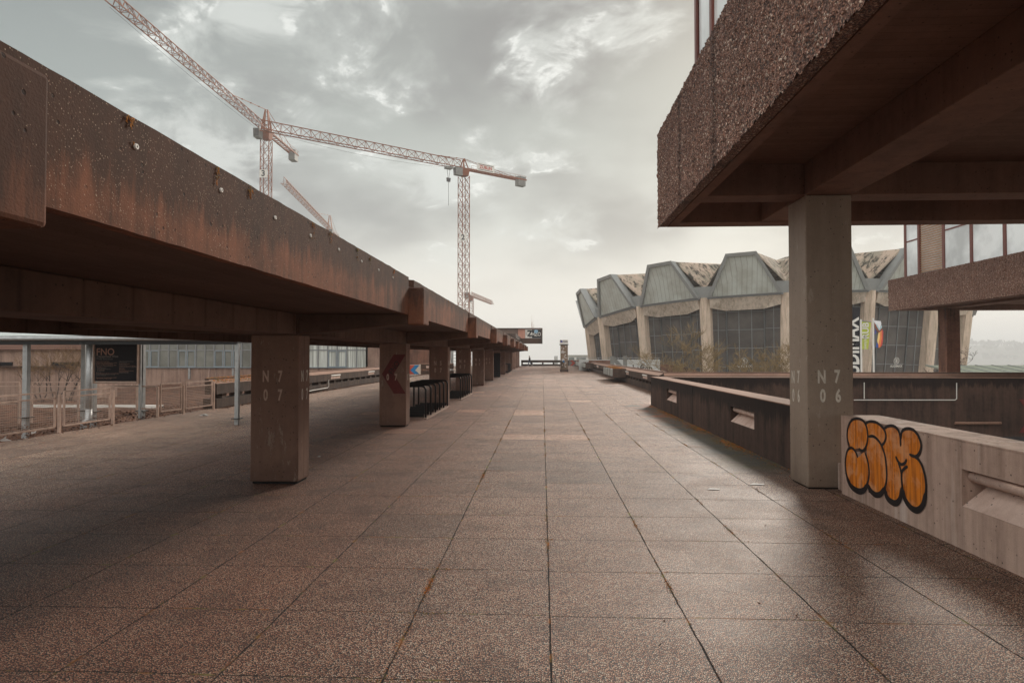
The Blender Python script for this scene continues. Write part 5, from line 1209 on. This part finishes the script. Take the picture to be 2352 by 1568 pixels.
def crane(name, label, u, vj, Yc, tip, ctr, mast_w, jib_w, apex=0.0, pend=None, mats=('orange', 'orange'), zbase=-30, number=None, cab_side=-1, sign=None, htip=None, flat_end=True, jibh=None):
    J0 = Vector(hy(u, vj, Yc)); Z = J0.z
    t = thing(name, label, 'tower crane', (J0.x, J0.y, zbase), 'construction cranes')
    T = Vector(hz(*tip, Z)); d = (T-J0); d.z = 0; L = d.length; d.normalize(); s = d.cross(Vector((0, 0, 1)))
    if htip: L = htip; T = J0+d*L
    b = B(t); lattice(b, (J0.x, J0.y, zbase), (J0.x, J0.y, Z-2.2), mast_w, mast_w*1.15, mast_w*.032, side=s); b.build('mast', mats[0], t)
    b = B(t); b.hexa([J0+v_ for v_ in (-d*1-s*1-Vector((0, 0, 2.2)), d*1-s*1-Vector((0, 0, 2.2)), d*1+s*1-Vector((0, 0, 2.2)), -d*1+s*1-Vector((0, 0, 2.2)))], [J0+v_ for v_ in (-d*1.3-s*1.3, d*1.3-s*1.3, d*1.3+s*1.3, -d*1.3+s*1.3)])
    b.build('slewing_unit', mats[0], t)
    b = B(t); lattice(b, J0+d*1.2, T, jib_w, jib_w*1.2, jib_w*.04, tri=True, h=(jibh or jib_w*1.15)); b.build('jib', mats[1], t)
    C_ = Vector(hz(*ctr, Z)); cl = min((C_-J0).length, 26); E = J0-d*cl; dn = Vector((0, 0, 1))
    b = B(t)
    for q in (-.8, .8): b.bar(J0-d*1.2+s*q, E+s*q, .28, 4)
    for k in range(int(cl/1.5)): b.bar(J0-d*(1.4+k*1.5)+s*.8, J0-d*(1.4+k*1.5)-s*.8, .12, 3)
    for q in (-1, 1):
        b.bar(J0-d*2+s*q+dn*1.1, E+s*q+dn*1.1, .05, 3)
        for k in range(int(cl/2)): b.bar(J0-d*(2+k*2)+s*q, J0-d*(2+k*2)+s*q+dn*1.1, .04, 3)
    b.build('counter_jib', mats[0], t)
    b = B(t); k0 = E+d*.4
    for k in range(3): q = k0+d*k*.95; b.hexa([q-s*.9-dn*2.0, q+d*.85-s*.9-dn*2.0, q+d*.85+s*.9-dn*2.0, q+s*.9-dn*2.0], [q-s*.9+dn*.9, q+d*.85-s*.9+dn*.9, q+d*.85+s*.9+dn*.9, q+s*.9+dn*.9])
    b.build('counterweight', 'crane_grey', t)
    b = B(t); q = J0+d*2.6+s*cab_side*1.1-dn*2.6
    b.hexa([q-d*1.1-s*.75, q+d*1.1-s*.75, q+d*1.1+s*.75, q-d*1.1+s*.75], [q-d*1.1-s*.75+dn*2.2, q+d*1.3-s*.75+dn*2.2, q+d*1.3+s*.75+dn*2.2, q-d*1.1+s*.75+dn*2.2]); cb = b.build('cab', 'crane_grey', t)
    B(t).hexa([q+d*1.12-s*.65+dn*.2, q+d*1.16-s*.65+dn*.2, q+d*1.16+s*.65+dn*.2, q+d*1.12+s*.65+dn*.2], [q+d*1.3-s*.65+dn*2.0, q+d*1.36-s*.65+dn*2.0, q+d*1.36+s*.65+dn*2.0, q+d*1.3+s*.65+dn*2.0]).build('cab_window', 'glass', cb)
    if apex:
        b = B(t); top = J0+dn*apex
        for sd in (-1, 1):
            b.bar(J0+d*.9+s*sd, top+s*sd*.3, .22, 4); b.bar(J0-d*.9+s*sd, top+s*sd*.3, .22, 4)
        for k in range(1, int(apex)): b.bar(J0-d*(1-k/apex)*.9+dn*k-s*(1-k/apex), J0-d*(1-k/apex)*.9+dn*k+s*(1-k/apex), .06, 3)
        b.build('tower_head', mats[0], t)
        b = B(t); e1 = J0+d*(pend or L*.4)+dn*(jibh or jib_w*1.15)
        b.bar(top, e1, .09, 4); b.bar(top-s*.3, E+d*3-s*.8, .07, 4); b.bar(top+s*.3, E+d*3+s*.8, .07, 4)
        for k in range(1, 4): q = top.lerp(e1, k/4); b.bar(q-dn*.12, q+dn*.12, .2, 6)
        b.build('pendant_bars', mats[1], t)
    if number:
        txt, vn = number; q = hy(u, vn, Yc); n_ = Vector((0, -1, 0))
        pl = B(t).box((J0.x-1.0, Yc-mast_w*.75-.1, q[2]-1.0), (J0.x+1.0, Yc-mast_w*.75, q[2]+1.0)).build('number_plate', 'white', t)
        text(txt, 2.1, (J0.x, Yc-mast_w*.75-.11, q[2]), (1, 0, 0), (0, 0, 1), 'blackpaint', pl, 1, .03)
    if sign:
        q = J0-d*7+dn*1.2+s*(1.1 if s.y < 0 else -1.1); rd = -d if (-d).x > 0 else d
        nn = Vector((rd.y, -rd.x, 0)); w_, h_ = 3.1, 1.15
        pl = B(t).hexa([q-rd*w_-dn*h_, q+rd*w_-dn*h_, q+rd*w_-dn*h_-nn*.1, q-rd*w_-dn*h_-nn*.1], [q-rd*w_+dn*h_, q+rd*w_+dn*h_, q+rd*w_+dn*h_-nn*.1, q-rd*w_+dn*h_-nn*.1]).build('sign_plate', 'white', t)
        text(sign, 1.35, q+nn*.03, rd, dn, 'signred', pl, .95, .03)
        B(t).hexa([q-rd*w_*.85+dn*.72, q+rd*w_*.85+dn*.72, q+rd*w_*.85+dn*.72+nn*.04, q-rd*w_*.85+dn*.72+nn*.04], [q-rd*w_*.85+dn*.85, q+rd*w_*.85+dn*.85, q+rd*w_*.85+dn*.85+nn*.04, q-rd*w_*.85+dn*.85+nn*.04]).build('sign_bar', 'blackpaint', pl)
        B(t).hexa([q-rd*w_*.85-dn*.85, q+rd*w_*.85-dn*.85, q+rd*w_*.85-dn*.85+nn*.04, q-rd*w_*.85-dn*.85+nn*.04], [q-rd*w_*.85-dn*.72, q+rd*w_*.85-dn*.72, q+rd*w_*.85-dn*.72+nn*.04, q-rd*w_*.85-dn*.72+nn*.04]).build('sign_bar', 'blackpaint', pl)
    return t, J0, d, s, Z, L
t, J0, d, s, Z, L = crane('tower_crane', 'tall orange tower crane with plate 2 on its mast and its long jib pointing left', 1065.5, 388, 190, (598, 297), (1214, 412), 2.45, 2.0, apex=2.9, pend=10, number=('2', 548), sign='ZÜBLIN', jibh=2.35)
b = B(t); q = J0+d*5.2; dn = Vector((0, 0, 1))
b.hexa([q-d*1-s*.8-dn*.9, q+d*1-s*.8-dn*.9, q+d*1+s*.8-dn*.9, q-d*1+s*.8-dn*.9], [q-d*1-s*.8-dn*.3, q+d*1-s*.8-dn*.3, q+d*1+s*.8-dn*.3, q-d*1+s*.8-dn*.3]); b.build('trolley', 'crane_grey', t)
b = B(t)
for k in (-.5, .5): b.bar(q+d*k-dn*.9, q-dn*3.6+d*k*.2, .06, 3)
b.hexa([q-d*.5-s*.25-dn*4.6, q+d*.5-s*.25-dn*4.6, q+d*.5+s*.25-dn*4.6, q-d*.5+s*.25-dn*4.6], [q-d*.6-s*.25-dn*3.5, q+d*.6-s*.25-dn*3.5, q+d*.6+s*.25-dn*3.5, q-d*.6+s*.25-dn*3.5]); b.bar(q-dn*4.6, q-dn*11.5, .07, 4); b.build('hook_block', 'cable', t)
b = B(t); T = J0+d*L
pts = [J0.lerp(T, k/10)-dn*(4*1.6*(k/10)*(1-k/10)) for k in range(11)]
for k in range(10): b.bar(pts[k], pts[k+1], .035, 3)
b.build('hoist_cable', 'cable', t)
t, J0, d, s, Z, L = crane('tower_crane', 'orange tower crane with plate 3 whose jib rises out of the top left corner', 612, 302, 165, (252, 0), (684, 358), 2.2, 1.65, apex=5.6, pend=19, number=('3', 403), htip=None, cab_side=1)
b = B(t); T = J0+d*L
pts = [(J0+d*3).lerp(T, k/10)-dn*(1.2+2.2*(k/10)*(1-k/10)) for k in range(11)]
for k in range(10): b.bar(pts[k], pts[k+1], .03, 3)
b.build('hoist_cable', 'cable', t)
crane('tower_crane', 'faded distant crane whose jib end and head just show above the concrete canopy', 757.5, 528, 300, (652, 421), (790, 546), 2.2, 1.9, apex=6.8, pend=26, mats=('orange_pale', 'orange_pale'))
crane('tower_crane', 'smallest, most distant crane showing beside the foot of the crane with plate 2', 1082, 680, 330, (1131, 699), (1056, 676), 2.2, 1.9, apex=0, mats=('orange', 'orange_pale'))

# ================================================================== FAR WOODED HILL
hl = MB(); nx, ny = 90, 10
for j in range(ny+1):
    for i in range(nx+1):
        x = 500+i*34.0; y = 1900+j*90-(x-1200)*.15
        z = -60+(100+22*noise.noise(Vector((x*.0015, 2, 0)))+8*noise.noise(Vector((x*.007, y*.007, 0))))*sin(min(1, (j+.6)/5)*pi/2)*min(1, max(0, (x-700)/450)+.35)
        hl.v.append((x, y, z))
for j in range(ny):
    for i in range(nx): a = j*(nx+1)+i; hl.f.append((a, a+1, a+nx+2, a+nx+1))
struct(hl.build('wooded_hill', flat('hill_ground', (92, 88, 70), 1, 0, .3, .02)))
wd3 = MB(); rnd = random.Random(5)
for k in range(2600):
    i = rnd.randrange(nx); j = rnd.randrange(0, 7); p = Vector(hl.v[j*(nx+1)+i])+Vector((rnd.uniform(-17, 17), rnd.uniform(-30, 30), 0)); r = rnd.uniform(6, 13)
    vs = [p+Vector((rnd.gauss(0, r*.5), rnd.gauss(0, r*.5), rnd.uniform(2, r*1.9))) for _ in range(9)]
    wd3.add(vs, [(0, 1, 2), (3, 4, 5), (6, 7, 8), (0, 4, 8), (1, 5, 6)])
o = wd3.build('woodland', flat('bare_woodland', (98, 88, 70), 1, 0, .4, .05)); o['kind'] = 'stuff'; o['label'] = 'hazy bare woodland on the far hill at the right edge'; o['category'] = 'woodland'

HAZE = 0.0006
if HAZE:
    hb = MB().box((-3900, -3900, -62.5), (3900, 3900, 105)).build('haze', 'dark'); hb['kind'] = 'stuff'; hb['label'] = 'pale winter haze filling the air'; hb['category'] = 'haze'
    hm = bpy.data.materials.new('haze'); hm.use_nodes = True; nt = hm.node_tree; nt.nodes.clear()
    ou = nt.nodes.new('ShaderNodeOutputMaterial'); pv = nt.nodes.new('ShaderNodeVolumePrincipled'); pv.inputs['Density'].default_value = HAZE; pv.inputs['Color'].default_value = (.93, .94, .95, 1); pv.inputs['Anisotropy'].default_value = 0.0
    nt.links.new(pv.outputs[0], ou.inputs[1]); hb.data.materials.clear(); hb.data.materials.append(hm)

# ================================================================== LIGHT AND SKY
SAZ, SEL = radians(20), radians(24)     # sun ahead to the right, behind the clouds
sd = bpy.data.lights.new('sun', 'SUN'); so = bpy.data.objects.new('sun', sd); COL.objects.link(so)
sd.energy = 1.5; sd.angle = radians(10); sd.color = (1.0, .91, .80)
dv = Vector((sin(SAZ)*cos(SEL), cos(SAZ)*cos(SEL), sin(SEL))); so.rotation_euler = dv.to_track_quat('Z', 'Y').to_euler(); so.location = (0, 0, 60)
w = bpy.data.worlds.new('World'); scene.world = w; w.use_nodes = True; nt = w.node_tree; nt.nodes.clear()
def wn(ty, ins=None, **pr):
    n_ = nt.nodes.new(ty)
    for k, v in pr.items(): setattr(n_, k, v)
    for k, v in (ins or {}).items():
        if isinstance(v, bpy.types.NodeSocket): nt.links.new(v, n_.inputs[k])
        else: n_.inputs[k].default_value = v
    return n_
def wm(op, a, b_=0.0): return wn('ShaderNodeMath', {0: a, 1: b_}, operation=op).outputs[0]
def wr(x, a, b_, c_=0.0, d_=1.0): return wn('ShaderNodeMapRange', {0: x, 1: a, 2: b_, 3: c_, 4: d_}, interpolation_type='SMOOTHSTEP').outputs[0]
def wmix(f, a, b_, mode='MIX'): 
    n_ = wn('ShaderNodeMix', data_type='RGBA', blend_type=mode)
    for k, v in ((0, f), (6, a), (7, b_)):
        if isinstance(v, bpy.types.NodeSocket): nt.links.new(v, n_.inputs[k])
        else: n_.inputs[k].default_value = v
    return n_.outputs[2]
tc = wn('ShaderNodeTexCoord').outputs['Generated']; sp = wn('ShaderNodeSeparateXYZ', {0: tc}); dx, dy_, dz = sp.outputs
sky = wn('ShaderNodeTexSky', sky_type='NISHITA', sun_disc=False, sun_elevation=SEL, sun_rotation=SAZ, air_density=1.0, dust_density=3.0)
skyc = wn('ShaderNodeVectorMath', {0: sky.outputs[0]}, operation='SCALE'); skyc.inputs['Scale'].default_value = .10
# cloud deck: direction projected onto a flat layer so the clouds shrink toward the horizon
den = wm('ADD', wm('MAXIMUM', dz, 0.0), .34)
cv = wn('ShaderNodeCombineXYZ', {0: wm('DIVIDE', dx, den), 1: wm('DIVIDE', dy_, den), 2: 0.0}).outputs[0]
n1 = wn('ShaderNodeTexNoise', {'Vector': cv, 'Scale': 2.5, 'Detail': 9.0, 'Roughness': .55, 'Distortion': .35}).outputs[0]
n2 = wn('ShaderNodeTexNoise', {'Vector': cv, 'Scale': 1.5, 'Detail': 5.0, 'Roughness': .5}).outputs[0]
n3 = wn('ShaderNodeTexNoise', {'Vector': cv, 'Scale': 6.0, 'Detail': 8.0, 'Roughness': .6, 'Distortion': .6}).outputs[0]
cr = wn('ShaderNodeValToRGB', {0: dz}); r = cr.color_ramp; r.elements[0].position = 0; r.elements[0].color = (.62, .575, .54, 1); r.elements[1].position = 1; r.elements[1].color = (.75, .74, .73, 1)
for p_, c_ in ((.10, (.50, .475, .445)), (.20, (.36, .365, .35)), (.32, (.255, .265, .256)), (.46, (.20, .203, .198)), (.6, (.34, .34, .335))):
    e = r.elements.new(p_); e.color = c_+(1,)
base = cr.outputs[0]
# darker and bluer to the left, brighter toward the veiled sun
az = wm('ADD', wm('MULTIPLY', dx, sin(SAZ)), wm('MULTIPLY', dy_, cos(SAZ)))
base = wmix(1.0, base, wmix(wr(az, .2, .95), (.70, .79, .81, 1), (1.10, 1.12, 1.08, 1)), 'MULTIPLY')
hi = wr(dz, .06, .22)
patch = wm('MULTIPLY', wr(n1, .47, .60), wr(n3, .36, .60)); patch = wm('MULTIPLY', patch, hi)
base = wmix(wm('MULTIPLY', wm('MULTIPLY', wr(n2, .40, .60), hi), .68), base, (.135, .135, .135, 1))
base = wmix(wm('MULTIPLY', patch, .72), base, (.47, .49, .465, 1))
edge = wm('MULTIPLY', wr(n1, .535, .55), wr(n1, .575, .555)); base = wmix(wm('MULTIPLY', wm('MULTIPLY', edge, wr(n3, .5, .62)), wm('MULTIPLY', hi, .55)), base, (.66, .67, .64, 1))
# extra brightness added to the unseen sky behind and beside the viewer, as fill
base = wmix(wm('MULTIPLY', wr(dy_, .15, -.4), wr(dz, .25, .6)), base, (1.15, 1.12, 1.08, 1))
base = wmix(wm('MULTIPLY', wr(wm('ABSOLUTE', dx), .74, .95), wr(dz, -.05, .1)), base, (1.0, .97, .93, 1))
allc = wmix(.97, skyc.outputs[0], base)
bg = wn('ShaderNodeBackground', {0: allc, 1: 1.0}); ou = wn('ShaderNodeOutputWorld', {0: bg.outputs[0]})
vs = scene.view_settings; vs.view_transform = 'Standard'; vs.look = 'None'; vs.gamma = 1; vs.exposure = 0.74; vs.use_curve_mapping = False
scene.cycles.max_bounces = 6; scene.cycles.volume_bounces = 1
for o in bpy.data.objects:
    if '_b' in o: del o['_b']
